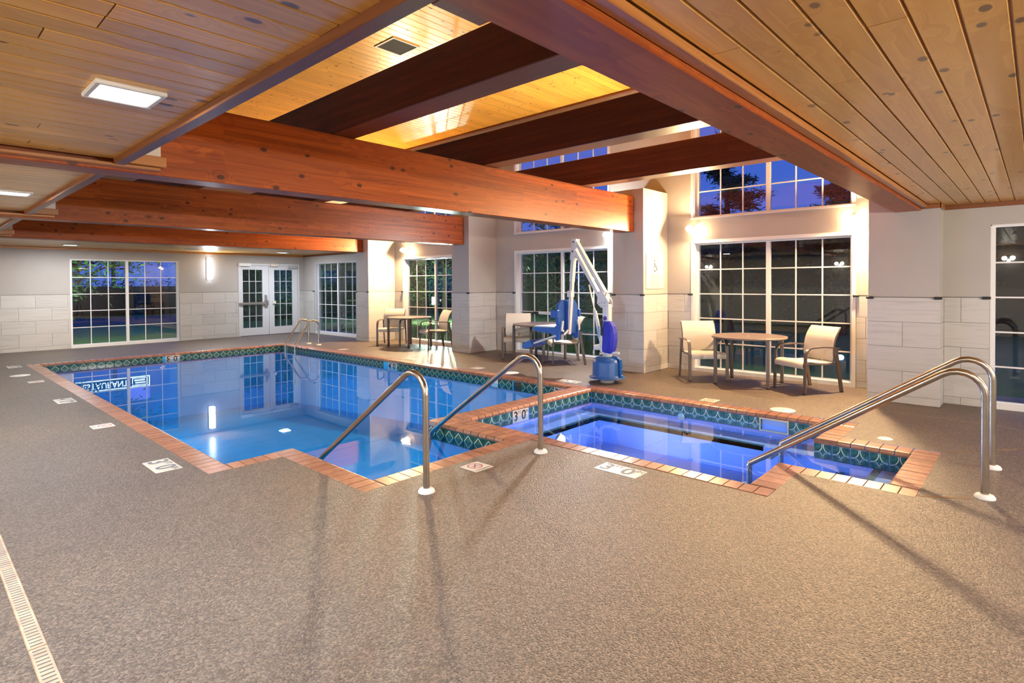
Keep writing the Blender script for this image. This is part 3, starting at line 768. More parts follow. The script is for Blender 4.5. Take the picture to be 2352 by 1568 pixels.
# ------------------------------------------------------------------ double door
dr = empty('door_1', (0, YB, 0), kind='structure')
m = MB()
m.box(DOOR[0], DOOR[0]+.05, -.02, .12, 0, 2.17).box(DOOR[1]-.05, DOOR[1], -.02, .12, 0, 2.17).box(DOOR[0]+.05, DOOR[1]-.05, -.02, .12, 2.115, 2.17)
m.build('door_frame', DOORW, dr)
mid = 7.80
def leaf(x0, x1, g0, g1):
    z0, z1, gz0, gz1 = .012, 2.11, .24, 1.985; m = MB(); y0, y1 = .012, .055
    m.box(x0, g0, y0, y1, z0, z1).box(g1, x1, y0, y1, z0, z1).box(g0, g1, y0, y1, z0, gz0).box(g0, g1, y0, y1, gz1, z1)
    o = m.build('door_leaf', DOORW, dr)
    w, h = (g1-g0)/3, (gz1-gz0)/5
    pm = MB().box(-w/2, w/2, -.003, .003, -h/2, h/2).mesh('pane', GLASS)
    for i in range(3):
        for j in range(5): piece('pane', pm, o, (g0+w*(i+.5), .034, gz0+h*(j+.5)))
    for i in (1, 2): MB().box(g0+w*i-.008, g0+w*i+.008, .018, .050, gz0, gz1).build('muntin', DOORW, o)
    for j in range(1, 5): MB().box(g0, g1, .018, .050, gz0+h*j-.008, gz0+h*j+.008).build('muntin', DOORW, o)
    return o
l1 = leaf(6.94, mid-.004, 7.02, 7.60); l2 = leaf(mid+.004, 8.715, 7.97, 8.55)
MB().bbox(6.90, 7.66, -.075, -.035, .945, 1.005, .01).build('panic_bar', CHROME, l1, label='brushed steel push bar')
m = MB().bbox(7.645, 7.745, -.085, .012, .90, 1.06, .012); m.bbox(7.66, 7.73, -.02, .012, 1.06, 1.22, .006); m.box(6.90, 6.94, -.04, .012, .955, .995)
m.build('lock_case', CHROME, l1)
MB().bbox(7.90, 8.00, -.03, .012, .94, 1.03, .006).build('strike_plate', ESCUT, l2)
m = MB().bbox(6.885, 7.23, -.085, -.021, 2.085, 2.175, .006); m.sweep([(7.0, -.055, 2.05), (7.2, -.11, 2.03), (7.32, -.05, 2.045)], (0, 0, 1), .012, .006); m.build('door_closer', ESCUT, dr)
MB().bbox(7.83, 8.06, -.08, -.021, 2.09, 2.175, .006).build('sensor_box', plain('cream_housing', (.68, .62, .52), .5), dr)
m = MB().bbox(8.42, 8.70, -.075, -.021, 2.04, 2.13, .006); m.sweep([(8.5, -.05, 2.03), (8.35, -.11, 2.02), (8.42, -.05, 2.05)], (0, 0, 1), .012, .006); m.build('door_closer', plain('grey_housing', (.4, .41, .44), .5), dr)

# ------------------------------------------------------------------ lamps
DIFF = emis('light_diffuser', (.93, 1.0, .96), 3.5)
def ceiling_light(x, y, label, energy=E_CEIL, s=.145):
    e = empty('ceiling_light', (x, y, ZC), 0, label, 'light', 'recessed ceiling lights')
    m = MB(); o, i = s, s*.82
    for (ax, ay, bx_, by) in ((-o, -o, o, -i), (-o, i, o, o), (-o, -i, -i, i), (i, -i, o, i)): m.bbox(ax, bx_, ay, by, -.022, 0, .005)
    m.build('frame', WHITE, e)
    MB().bbox(-i, i, -i, i, -.016, -.004, .003).build('diffuser', DIFF, e)
    L = bpy.data.lights.new('ceiling_light', 'AREA'); L.shape = 'SQUARE'; L.size = i*2; L.energy = energy; L.color = COOL
    b = bpy.data.objects.new('bulb', L); link(b, e); b.location = (0, 0, -.026)
ceiling_light(.765, 3.24, 'bright square ceiling light in the left cedar ceiling, nearest one')
ceiling_light(.80, 7.43, 'square ceiling light at the left edge between second and third beams')
ceiling_light(2.68, 15.95, 'far square ceiling light above the back window', E_CEIL*.6)
ceiling_light(7.57, 15.95, 'far square ceiling light above the white double doors', E_CEIL*.6)
for x, y, lb in ((.80, 11.5, 'square ceiling light left of the pool before the farthest beam'), (-.9, -.9, 'added unseen fill light in the ceiling behind the viewer over the corner deck'),
                 (2.9, -1.3, 'added unseen fill light in the ceiling over the near deck beside the spa'), (6.6, -1.6, 'added unseen fill light in the ceiling over the deck near the right window'), (-1.3, 3.3, 'added unseen fill light in the ceiling left of the viewer over the deck')):
    ceiling_light(x, y, lb, E_CEIL*.5)  # all but the first are unseen fill lights added to brighten the room
FIX = plain('white_fixture', (.7, .7, .68), .4)
def sconce(y, label, col, energy, z=2.44, x=XA, face=(-1, 0), tilts=(-48, 38), up=2.2, down=1.9):
    e = empty('wall_floodlight', (x, y, z), math.atan2(face[1], face[0])+PI, label, 'light', 'twin wall floodlights')
    MB().lathe([(0, -.03), (.05, -.03), (.06, 0)], 20, axis='x').build('wall_plate', FIX, e)
    MB().tube([(-.02, 0, .0), (-.10, 0, .03), (-.17, 0, .03)], .013, 8).build('arm', FIX, e)
    MB().tube([(-.15, -.085, .02), (-.15, .085, .02)], .013, 8).build('cross_bar', FIX, e)
    r_ = .054; le = emis('lamp_glow', col, 30.0); shade = emis('frosted_lamp_shade', col, 6.0)
    for sd, tilt, k in ((-1, tilts[0], down), (1, tilts[1], up)):
        h = MB().lathe([(0, .115), (.024, .115), (.030, .075), (.056, .03), (.060, -.028), (.056, -.028), (.0545, .0)], 18, axis='x').build('lamp_head', shade, e)
        h.location = (-.17, sd*.085, .0); h.rotation_euler = (0, math.radians(tilt), 0)
        MB().lathe([(.0, -.006), (.030, -.005), (r_, .0)], 18, axis='x').build('glowing_lens', le, h)
        L = bpy.data.lights.new('wall_floodlight', 'AREA'); L.shape = 'DISK'; L.size = r_*2; L.energy = energy/2*k; L.color = col
        b = bpy.data.objects.new('bulb', L); link(b, h); b.location = (-.032, 0, 0); b.rotation_euler = (0, PI/2, 0)
    L = bpy.data.lights.new('wall_floodlight_shade', 'POINT'); L.energy = energy*.11; L.color = col; L.shadow_soft_size = .04
    b = bpy.data.objects.new('shade_glow', L); link(b, e); b.location = (-.11, 0, -.06)
sconce(4.30, 'warm glowing wall floodlight above the window beside the pool lift sign', WARM, E_SCONCE*.36)
sconce(1.94, 'warm glowing wall floodlight above the right end of the nearest window', WARM, E_SCONCE)
sconce(5.98, 'bright white wall floodlight above the top of the pool lift', (1, .95, .88), E_SCONCE*.65)
sconce(12.42, 'warm glowing wall floodlight above the far table in the back alcove', WARM, E_SCONCE)
for yy, lb in ((.6, 'added unseen fill floodlight high on the left wall, nearest the front corner'), (4.9, 'twin floodlight high on the left wall, across from the spa'), (9.4, 'added unseen fill floodlight high on the left wall, across from the middle of the pool')):
    sconce(yy, lb, NEUT, E_LEFT, 2.12, X0, (1, 0), (5, 22), 1.0, 1.0)  # first and last are unseen fill lamps added for overall brightness
for xx, lb in ((2.3, 'added unseen fill floodlight high on the front wall, left of the spa'), (6.3, 'added unseen fill floodlight high on the front wall, right of the spa')):
    e_ = sconce(Y0, lb, WARM2, E_FRONT, 1.95, xx, (0, 1), (16, 26), 1.0, 1.0)  # unseen lamps added to brighten the low ceiling on the right
e = empty('wall_strip_light', (6.08, YB, 2.0), 0, 'tall narrow glowing white strip light on the back wall', 'light')
MB().bbox(-.075, .075, -.03, 0, -.32, .32, .005).build('back_plate', FIX, e)
m = MB().lathe([(0, -.31), (.05, -.31), (.062, -.30), (.062, .30), (.05, .31), (0, .31)], 16, (0, -.062, 0)); m.build('diffuser', emis('strip_diffuser', (.88, .93, 1), 11.0), e)
L = bpy.data.lights.new('wall_strip_light', 'AREA'); L.shape = 'RECTANGLE'; L.size = .13; L.size_y = .6; L.energy = E_LED; L.color = (.82, .9, 1)
b = bpy.data.objects.new('tube', L); link(b, e); b.location = (0, -.14, 0); b.rotation_euler = (-PI/2, 0, 0)

# ------------------------------------------------------------------ handrails
def rail(name, pts, r, label, feet, group=None, plates=()):
    e = empty(name, feet[0], 0, label, 'handrail', group)
    o = Vector(feet[0]); P = [Vector(p)-o for p in pts]
    MB().tube(P, r, 14).build('tube', STEEL, e)
    for f in feet:
        MB().lathe([(0, .030), (r+.006, .030), (.052, .024), (.062, .010), (.062, 0)], 24, Vector(f)-o).build('floor_flange', ESCUT, e)
    return e
def bend(pts, rad, n=7):
    """polyline with rounded inner corners"""
    P = [Vector(p) for p in pts]; out = [P[0]]
    for i in range(1, len(P)-1):
        a, b = (P[i-1]-P[i]).normalized(), (P[i+1]-P[i]).normalized(); th = a.angle(b); r_ = rad[i-1] if isinstance(rad, (list, tuple)) else rad
        d = r_/math.tan(th/2); c = P[i]+(a+b).normalized()*(r_/math.sin(th/2)); s0, s1 = P[i]+a*d-c, P[i]+b*d-c
        tot = s0.angle(s1); ax = s0.cross(s1).normalized()
        for k in range(n+1): out.append(c+Matrix.Rotation(tot*k/n, 3, ax) @ s0)
    return out+[P[-1]]
for x, lb in ((2.63, 'stainless pool handrail nearest the left brick edge, at the entry steps'), (3.94, 'stainless pool handrail between the pool steps and the spa')):
    rail('pool_handrail', bend([(x, 3.30, 0), (x, 3.30, 1.005), (x, 4.84, -.07), (x, 4.98, -.5)], [.155, .12]), .0245, lb, [(x, 3.30, 0)], 'pool step handrails')
for x, lb in ((5.18, 'stainless spa handrail at the spa steps, nearer of the pair'), (6.04, 'stainless spa handrail at the spa steps, farther of the pair')):
    rail('spa_handrail', bend([(x, .27, 0), (x, .27, 1.015), (x, 1.90, -.10), (x, 1.90, -.36)], [.155, .05]), .0245, lb, [(x, .27, 0)], 'spa step handrails')
for y, lb in ((13.84, 'arched stainless ladder rail at the far pool corner, farther of the pair'), (13.33, 'arched stainless ladder rail at the far pool corner, nearer of the pair')):
    rail('ladder_rail', bend([(7.23, y, 0), (7.23, y, .62), (7.0, y, .64), (6.60, y, .03), (6.60, y, -.9)], [.13, .10, .10]), .022, lb, [(7.23, y, 0)], 'pool ladder rails')

# ------------------------------------------------------------------ tables and chairs
def ring_table_mat():
    m, nt, b = new_mat('punched_brown_tabletop'); Lk = nt.links; t = N(nt, 'TexCoord'); s = N(nt, 'SeparateXYZ'); Lk.new(t.outputs['Object'], s.inputs[0])
    rad = math_n(nt, 'SQRT', math_n(nt, 'ADD', math_n(nt, 'POWER', s.outputs[0], 2.0), math_n(nt, 'POWER', s.outputs[1], 2.0)))
    rings = math_n(nt, 'LESS_THAN', math_n(nt, 'FRACT', math_n(nt, 'DIVIDE', rad, .034)), .30)
    an = math_n(nt, 'ARCTAN2', s.outputs[1], s.outputs[0])
    dots = math_n(nt, 'LESS_THAN', math_n(nt, 'FRACT', math_n(nt, 'MULTIPLY', an, 26.0)), .55)
    hole = math_n(nt, 'MULTIPLY', math_n(nt, 'MULTIPLY', rings, dots), math_n(nt, 'LESS_THAN', rad, .49))
    Lk.new(mix(nt, hole, (.20, .155, .125), (.045, .036, .03)), b.inputs['Base Color']); b.inputs['Roughness'].default_value = .36
    return m
TTOP = ring_table_mat()
def make_table(label, loc, rz):
    e = empty('patio_table', loc, rz, label, 'table', 'round patio tables')
    H, R_ = .72, .535
    MB().lathe([(0, H-.004), (R_-.03, H-.004), (R_-.02, H), (R_-.006, H-.002), (R_, H-.014), (R_-.006, H-.030), (R_-.03, H-.032), (R_-.04, H-.016), (0, H-.014)], 48).build('tabletop', TTOP, e)
    for sx_ in (-1, 1):
        for sy in (-1, 1):
            x, y = .355*sx_, .375*sy
            MB().bbox(x-.022, x+.022, y-.022, y+.022, .006, H-.03, .005).build('leg', BROWN, e)
            MB().bbox(x-.023, x+.023, y-.023, y+.023, 0, .02, .003).build('foot_cap', BLACK, e)
            d = Vector((-sx_, -sy, 0)).normalized()
            p = [Vector((x, y, 0))+d*(.02+.13*(1-math.cos(a)))+Vector((0, 0, H-.20+.165*math.sin(a))) for a in [i*PI/16 for i in range(9)]]
            MB().sweep(p, (-d.y, d.x, 0), .03, .008).build('bracket', BROWN, e)
    m = MB().lathe([(0, H-.001), (.02, H-.001), (.022, H-.006)], 16); m.build('hole_cap', CHROME, e)
    return e
def make_chair(label, loc, face):
    e = empty('patio_chair', loc, math.atan2(face[1], face[0]), label, 'chair', 'sling patio chairs')
    for s in (-1, 1):
        y = .285*s
        p = [(.30, y, .006), (.29, y, .40), (.285, y, .50)]+[(x, y, z) for x, z in arc(.175, .515, .11, 0, 90, 7)]+[(.0, y, .632), (-.18, y, .618), (-.27, y, .606)]
        MB().sweep(p, (0, 1, 0), .046, .018).build('arm_frame', BROWN, e)
        MB().sweep([(-.315, y, .006), (-.262, y, .32), (-.215, y, .608)], (0, 1, 0), .022, .048).build('leg', BROWN, e)
        MB().tube(smooth_path([(.25, s*.262, .405), (.05, s*.262, .395), (-.16, s*.262, .395), (-.20, s*.262, .45), (-.205, s*.262, .60), (-.24, s*.262, .74), (-.31, s*.262, .875)], 4), .011, 8).build('sling_rail', BROWN, e)
        MB().box(.285, .315, y-.02, y+.02, 0, .012).box(-.335, -.295, y-.014, y+.014, 0, .012).build('foot_cap', BLACK, e)
    MB().tube([(.275, -.28, .375), (.275, .28, .375)], .018, 10).build('stretcher', BROWN, e)
    MB().tube([(-.245, -.28, .40), (-.245, .28, .40)], .011, 8).build('stretcher', BROWN, e)
    st = smooth_path([(.305, 0, .345), (.318, 0, .385), (.285, 0, .425), (.20, 0, .432), (.05, 0, .415), (-.08, 0, .408), (-.195, 0, .415)], 5)
    MB().sweep(st, (0, 1, 0), .525, .012).build('seat', SLING, e)
    bk = smooth_path([(-.205, 0, .43), (-.19, 0, .52), (-.195, 0, .62), (-.225, 0, .74), (-.275, 0, .83), (-.325, 0, .89)], 5)
    MB().sweep(bk, (0, 1, 0), .525, .012).build('backrest', SLING, e)
    return e
make_table('round brown table in the nearest alcove below the warm floodlights', (8.72, 3.205, 0), .05)
make_table('round brown table partly behind the blue pool lift seat', (8.77, 7.36, 0), .03)
make_table('round brown table in the far alcove before the glaring window', (8.58, 11.37, 0), .06)
make_chair('cream sling chair left of the nearest table', (8.74, 3.935, 0), (-.76, -.65))
make_chair('cream sling chair right of the nearest table, turned toward the spa', (8.73, 2.40, 0), (-.85, .53))
make_chair('cream sling chair left of the middle table beside the pier', (8.72, 7.91, 0), (-.78, -.62))
make_chair('cream sling chair behind the blue pool lift footrest', (8.67, 6.63, 0), (-.75, .66))
make_chair('cream sling chair left of the farthest table', (8.51, 12.01, 0), (-.78, -.62))
make_chair('cream sling chair right of the farthest table, against the glaring window', (8.77, 10.60, 0), (-.952, .306))

# ------------------------------------------------------------------ pool lift
XL, YL = 7.42, 4.87
lf = empty('pool_lift', (XL, YL, 0), 0, 'white and blue pool lift with hanging seat on the deck beside the spa', 'pool lift')
MB().lathe([(0, .085), (.105, .085), (.105, 0), (0, 0)], 28).build('base_drum', LIFTW, lf)
MB().lathe([(0, .395), (.12, .395), (.17, .385), (.205, .355), (.222, .30), (.226, .12), (.230, .10), (.275, .085), (.278, .075), (.22, .072), (0, .075)], 40).build('base_cover', BLUE, lf, label='blue moulded cover over the base')
m = MB(); m.sweep([(0, -.10, .400), (0, -.17, .397), (0, -.235, .36), (0, -.245, .25), (0, -.25, .09)], (1, 0, 0), .05, .022)
sf = m.build('cover_seam', BLUE, lf)
for z in (.13, .22): MB().lathe([(0, -.008), (.008, -.008), (.009, 0)], 10, (0, -.258, z), 'y').build('bolt', CHROME, sf)
MB().bbox(-.05, .05, -.058, .058, .38, 1.20, .012).build('mast', LIFTW, lf)
MB().box(-.0515, -.05, -.045, .03, .93, 1.06).build('rating_label', plain('printed_label', (.60, .66, .78), .4), lf)
for k in range(6): MB().box(-.03, .03, -.0595, -.058, .80+k*.055, .84+k*.055).build('instruction_decal', plain('decal_%d' % k, [(.5, .7, .5), (.7, .7, .5), (.5, .65, .6)][k % 3], .5), lf)
MB().tube([(-.16, .05, .445), (-.02, .02, .455)], .018, 10).build('push_handle', LIFTW, lf); MB().tube([(.0, -.06, .455), (.02, -.20, .46)], .018, 10).build('push_handle', LIFTW, lf)
MB().tube([(-.168, .052, .445), (-.158, .05, .445)], .019, 10).build('handle_cap', BLACK, lf)
# head plates (local y, z)
hp = [(.135, 1.33), (.100, 1.41), (.045, 1.405), (-.060, 1.25), (-.062, 1.155), (.070, 1.145), (.145, 1.21)]
for s in (-1, 1):
    h = MB().prism(hp, 'x', s*.052, s*.060).build('head_plate', LIFTW, lf)
    for (a, b) in ((.105, 1.385), (.115, 1.215), (.055, 1.225), (.0, 1.225), (.055, 1.175), (.0, 1.175)): MB().lathe([(0, s*.010), (.010, s*.010), (.012, 0)], 10, (s*.060, a, b), 'x').build('bolt', CHROME, h)
MB().bbox(-.05, .05, -.02, .10, 1.23, 1.36, .006).build('head_block', LIFTW, lf)
top = (0, .60, 2.17)
MB().sweep([(0, .035, 1.375), (0, .572, 2.185)], (1, 0, 0), .075, .050).build('upper_boom', LIFTW, lf)
MB().sweep([(0, .125, 1.315), (0, .590, 2.035)], (1, 0, 0), .075, .055).build('lower_boom', LIFTW, lf)
m = MB().sweep([(0, .585, 2.235), (0, .635, 1.90)], (1, 0, 0), .105, .075); hd = m.build('boom_end_housing', LIFTW, lf)
for z in (2.185, 2.035): MB().lathe([(0, -.008), (.012, -.008), (.014, 0)], 10, (-.053, .60+(2.17-z)*.12, z), 'x').build('bolt', BLACK, hd)
MB().sweep([(0, .630, 1.93), (0, .668, 1.55)], (1, 0, 0), .072, .060).build('hanger_sleeve', LIFTW, lf)
MB().sweep([(0, .660, 1.58), (0, .735, .70)], (1, 0, 0), .058, .048).build('hanger_arm', LIFTW, lf)
m = MB().bbox(-.05, .05, .655, .735, 1.30, 1.40, .006); m.build('hanger_clamp', LIFTW, lf)
# actuator
MB().tube([(-.0, .335, 1.50), (0, .215, 1.05)], .013, 12).build('actuator_rod', CHROME, lf)
MB().tube([(0, .225, 1.09), (0, .090, .53)], .030, 14).build('actuator_tube', LIFTW, lf)
MB().box(-.034, -.030, .115, .155, .68, .86).build('actuator_label', plain('blue_label', (.25, .38, .6), .5), lf)
m = MB().tube([(0, .10, .60), (0, .065, .46)], [.045, .055], 14); m.tube([(-.01, .22, .52), (-.01, .09, .535)], [.040, .052], 14); m.build('motor_housing', plain('pale_motor_case', (.66, .70, .72), .4), lf)
MB().tube(smooth_path([(-.05, .20, .54), (-.06, .22, .44), (-.06, .16, .385), (-.07, .05, .395), (-.06, .0, .44)], 5), .006, 8).build('cable', LIFTW, lf)
# bag on the mast
m = MB(); prof = []
# (z, x half depth, y half width, y centre): slack cover, pinched at the top and wider below
bagp = [(.455, .060, .070, -.020), (.47, .075, .082, -.025), (.54, .080, .095, -.040), (.66, .082, .102, -.050), (.76, .078, .100, -.050), (.86, .070, .085, -.040), (.925, .060, .060, -.020), (.945, .050, .045, -.010)]
vs_ = []; nn = 16; rr_ = random.Random(2)
for z, rx, ry, yc in bagp:
    for k in range(nn):
        a = 2*PI*k/nn; f_ = 1+(.10 if k % 2 else -.06)*rr_.uniform(.2, 1.0)
        vs_.append((rx*f_*math.copysign(abs(math.cos(a))**.45, math.cos(a)), yc+ry*f_*math.copysign(abs(math.sin(a))**.45, math.sin(a)), z+rr_.uniform(-.008, .008)))
fs_ = [(i*nn+k, i*nn+(k+1) % nn, (i+1)*nn+(k+1) % nn, (i+1)*nn+k) for i in range(len(bagp)-1) for k in range(nn)]+[tuple(range(nn))[::-1], tuple((len(bagp)-1)*nn+k for k in range(nn))]
m.add(vs_, fs_, False); bg_ = m.build('control_bag', BAG, lf, label='royal blue fabric cover hanging on the mast')
MB().bbox(-.095, -.085, .02, .062, .72, .95, .003).build('strap', BLACK, bg_)
MB().lathe([(0, -.012), (.03, -.010), (.036, 0)], 16, (-.05, .005, .985), 'x').build('emblem_disc', plain('purple_disc', (.10, .04, .32), .4), lf)
# seat (faces +y)
SXc, SYc = .045, .78
bkp = [(-.24, .76), (-.265, .92), (-.265, 1.10), (-.24, 1.19), (-.17, 1.255), (.17, 1.255), (.24, 1.19), (.265, 1.10), (.265, .92), (.24, .76), (.17, .715), (-.17, .715)]
st = empty('seat_shell', (SXc, SYc, 0)); st.parent = lf
back = MB().prism(bkp, 'y', 0, .05).build('seat_back', BLUEL, st)
MB().sweep([(-.0, -.028, 1.24), (0, -.034, .76)], (1, 0, 0), .17, .045).build('back_rib', BLUEL, st)
m = MB().prism([(.012, .70), (.012, .86), (.05, .81), (.50, .80), (.545, .78), (.54, .74), (.05, .70)], 'x', -.25, .25); m.build('seat_pan', BLUEL, st)
MB().bbox(-.235, .235, .06, .53, .80, .822, .008).build('seat_pad', plain('pale_seat_pad', (.62, .70, .80), .5), st)
for s in (-1, 1):
    MB().prism([(-.02, .62), (-.02, .84), (.06, .84), (.16, .72), (.05, .60)], 'x', s*.262, s*.235).build('side_panel', BLUEL, st)
    MB().bbox(s*.262, s*.315, -.03, .11, .97, 1.09, .008).build('armrest_bracket', BLUEL, st)
    MB().tube([(s*.29, .08, 1.03), (s*.29, .46, 1.04)], .017, 12).build('armrest', LIFTW, st)
    MB().tube([(s*.29, .38, 1.038), (s*.29, .50, 1.041)], .021, 12).build('armrest_grip', BLACK, st)
    MB().sweep([(s*.20, -.045, .92), (s*.235, -.05, .77), (s*.20, -.06, .76)], (0, 1, 0), .02, .03).build('seat_lug', LIFTW, st)
MB().sweep([(.02, .08, .79), (.02, .16, .70), (.02, .155, .69)], (1, 0, 0), .5, .012).build('seat_belt', BLACK, st)
MB().tube([(-.28, .05, .68), (-.25, .62, .50)], .018, 10).build('leg_bar', LIFTW, st)
MB().prism([(.50, .50), (.56, .575), (.60, .575), (.74, .49), (.72, .455), (.62, .44)], 'x', -.31, .05).build('footrest', BLUEL, st)
MB().sweep([(-.19, -.055, .70), (-.02, -.05, .80)], (0, 1, 0), .02, .03).build('seat_lug', LIFTW, st)

# ------------------------------------------------------------------ sign, deck markers, lids
sg = empty('pool_lift_sign', (8.917, 4.88, 1.72), 0, 'white pool lift notice with wheelchair symbol on the pier', 'sign')
MB().bbox(-.30, .30, -.008, 0, -.30, .30, .003).build('panel', SIGNW, sg)
def put(txt, sz, x, z, mat=INK, sxx=1.0):
    o = piece('lettering', text_mesh(txt, sz, mat), sg, (x, -.0095, z)); o.rotation_euler = (PI/2, 0, 0); o.scale = (sxx, 1, 1)
put('Pool Lift', .085, 0, .235)
for i, s in enumerate(['Pool Lift Is For Use By Guests', 'With Disabilities Only. All Other', 'Uses Are Strictly Prohibited.', 'Instructions For Pool Lift Use', 'Located At Front Desk.', 'For Assistance With Lift,', 'Please Contact Front Desk.']):
    put(s, .034, 0, -.05-i*.0365, INKG, .88)
m = MB()
def ring(cx, cz, r0, r1, a0, a1, n=20):
    for i in range(n):
        t0, t1 = [math.radians(a0+(a1-a0)*k/n) for k in (i, i+1)]
        m.add([(cx+r0*math.cos(t0), -.0095, cz+r0*math.sin(t0)), (cx+r1*math.cos(t0), -.0095, cz+r1*math.sin(t0)), (cx+r1*math.cos(t1), -.0095, cz+r1*math.sin(t1)), (cx+r0*math.cos(t1), -.0095, cz+r0*math.sin(t1))], [(0, 1, 2, 3)])
def bar(pts, w): m.sweep([(x, -.0095, z) for x, z in pts], (0, 1, 0), .001, w)
ring(-.02, .185, 0, .016, 0, 360, 14); ring(-.005, .055, .047, .062, 130, 360, 24)
bar([(-.022, .165), (-.022, .085)], .018); bar([(-.022, .125), (.028, .125)], .013); bar([(-.022, .088), (.042, .088)], .016); bar([(.040, .090), (.062, .030)], .016); bar([(.056, .034), (.085, .046)], .013)
m.build('wheelchair_symbol', INK, sg)
for x in (-.27, .27):
    for z in (-.27, .27): MB().lathe([(0, -.0025), (.006, -.002), (.007, 0)], 10, (x, -.0085, z), 'y').build('screw', CHROME, sg)

def deck_marker(loc, rz, label, n1):
    e = depth_tile(None, loc, rz, n1, wdt=.39, hgt=.20, flat=True); tag(e, label, 'marker', 'deck depth markers'); return e
deck_marker((1.515, 5.46, 0), -PI/2, 'white deck tile marking 3 FT 0 IN beside the nearest pool corner', '3')
deck_marker((1.51, 9.52, 0), -PI/2, 'worn white depth tile halfway along the left pool edge', '4')
deck_marker((3.99, 2.50, 0), -PI/2, 'worn white depth tile on the deck along the near spa edge', '3')
deck_marker((1.51, 14.28, 0), -PI/2, 'white depth tile at the far left corner of the pool', '5')
deck_marker((7.08, 5.35, 0), PI/2, 'faded depth tile beside the base of the pool lift', '3')
deck_marker((7.10, 9.35, 0), PI/2, 'white depth tile on the far deck before the second pier', '4')
def no_dive(loc, rz, label):
    e = empty('no_diving_marker', loc, rz, label, 'marker', 'no diving deck tiles')
    MB().bbox(-.10, .10, -.10, .10, -.012, .0035, .002).build('marker_plate', MARK, e)
    m2 = MB()
    def q(r0, r1, a0, a1, n=28, cx=0, cy=.02):
        for i in range(n):
            t0, t1 = [math.radians(a0+(a1-a0)*k/n) for k in (i, i+1)]
            m2.add([(cx+r0*math.cos(t0), cy+r0*math.sin(t0), .0045), (cx+r1*math.cos(t0), cy+r1*math.sin(t0), .0045), (cx+r1*math.cos(t1), cy+r1*math.sin(t1), .0045), (cx+r0*math.cos(t1), cy+r0*math.sin(t1), .0045)], [(0, 1, 2, 3)])
    q(.054, .064, 0, 360)
    for a in (45,):
        c, s = math.cos(math.radians(a)), math.sin(math.radians(a)); n_ = (-s*.004, c*.004)
        m2.add([(-c*.056+n_[0], .02-s*.056+n_[1], .0046), (c*.056+n_[0], .02+s*.056+n_[1], .0046), (c*.056-n_[0], .02+s*.056-n_[1], .0046), (-c*.056-n_[0], .02-s*.056-n_[1], .0046)], [(0, 1, 2, 3)])
    m2.build('prohibition_ring', RED, e)
    m3 = MB(); m3.add([(-.03, .035, .0044), (.005, .02, .0044), (.03, -.012, .0044), (.022, -.02, .0044), (-.005, .008, .0044), (-.034, .026, .0044)], [(0, 1, 2, 3, 4, 5)])
    m3.add([(.004, .045, .0044), (.014, .045, .0044), (.016, .028, .0044), (.004, .025, .0044)], [(0, 1, 2, 3)]); m3.build('diver_symbol', INKG, e)
    piece('lettering', text_mesh('NO DIVING', .030, INKG), e, (0, -.078, .0045))
no_dive((3.27, 3.437, 0), 0, 'white no diving tile with red ring between the two pool handrails')
no_dive((1.51, 7.49, 0), -PI/2, 'white no diving tile with red ring beside the left pool edge')
no_dive((1.506, 11.78, 0), -PI/2, 'small far no diving tile near the left pool edge')
no_dive((7.13, 3.12, 0), PI/2, 'white no diving tile behind the spa before the nearest table')
no_dive((7.12, 7.45, 0), PI/2, 'white no diving tile on the deck before the middle table')
no_dive((7.12, 12.0, 0), PI/2, 'small far no diving tile on the deck before the farthest table')
def lid(x, y, r, label):
    o = empty('access_lid', (x, y, 0), 0, label, 'lid', 'round deck lids')
    MB().lathe([(0, .004), (r*.80, .004), (r*.82, .002), (r*.86, .005), (r, .001), (r, -.01)], 32).build('cover', ESCUT, o)
    MB().box(-r*.12, r*.12, -r*.04, r*.04, .0042, .0046).build('finger_slot', BLACK, o)
lid(7.165, 2.235, .14, 'large round white skimmer lid behind the spa')
lid(6.50, 1.087, .065, 'small round pale cap on the deck beside the spa steps')
lid(7.12, 6.62, .14, 'round white lid on the deck beside the far pool edge')
lid(1.43, 12.82, .14, 'round white lid near the far left pool edge')
# slot drain at the left
DRN = plain('tan_drain_cover', (.40, .29, .20), .6, noise=.25, nscale=10); DRD = plain('drain_slot', (.05, .05, .055), .5)
dn = empty('slot_drain', (.385, 0, 0), 0, 'narrow tan slotted drain strip running along the left deck', 'drain')
for k in range(7):
    y0 = -.9+k*1.0
    s = MB().bbox(-.032, .032, y0+.004, y0+.996, -.02, .005, .003).build('drain_cover', DRN, dn)
    sm = MB()
    for j in range(32): sm.box(-.022, .022, y0+.02+j*.0305, y0+.028+j*.0305, .0045, .0056)
    sm.build('slots', DRD, s, kind='stuff')

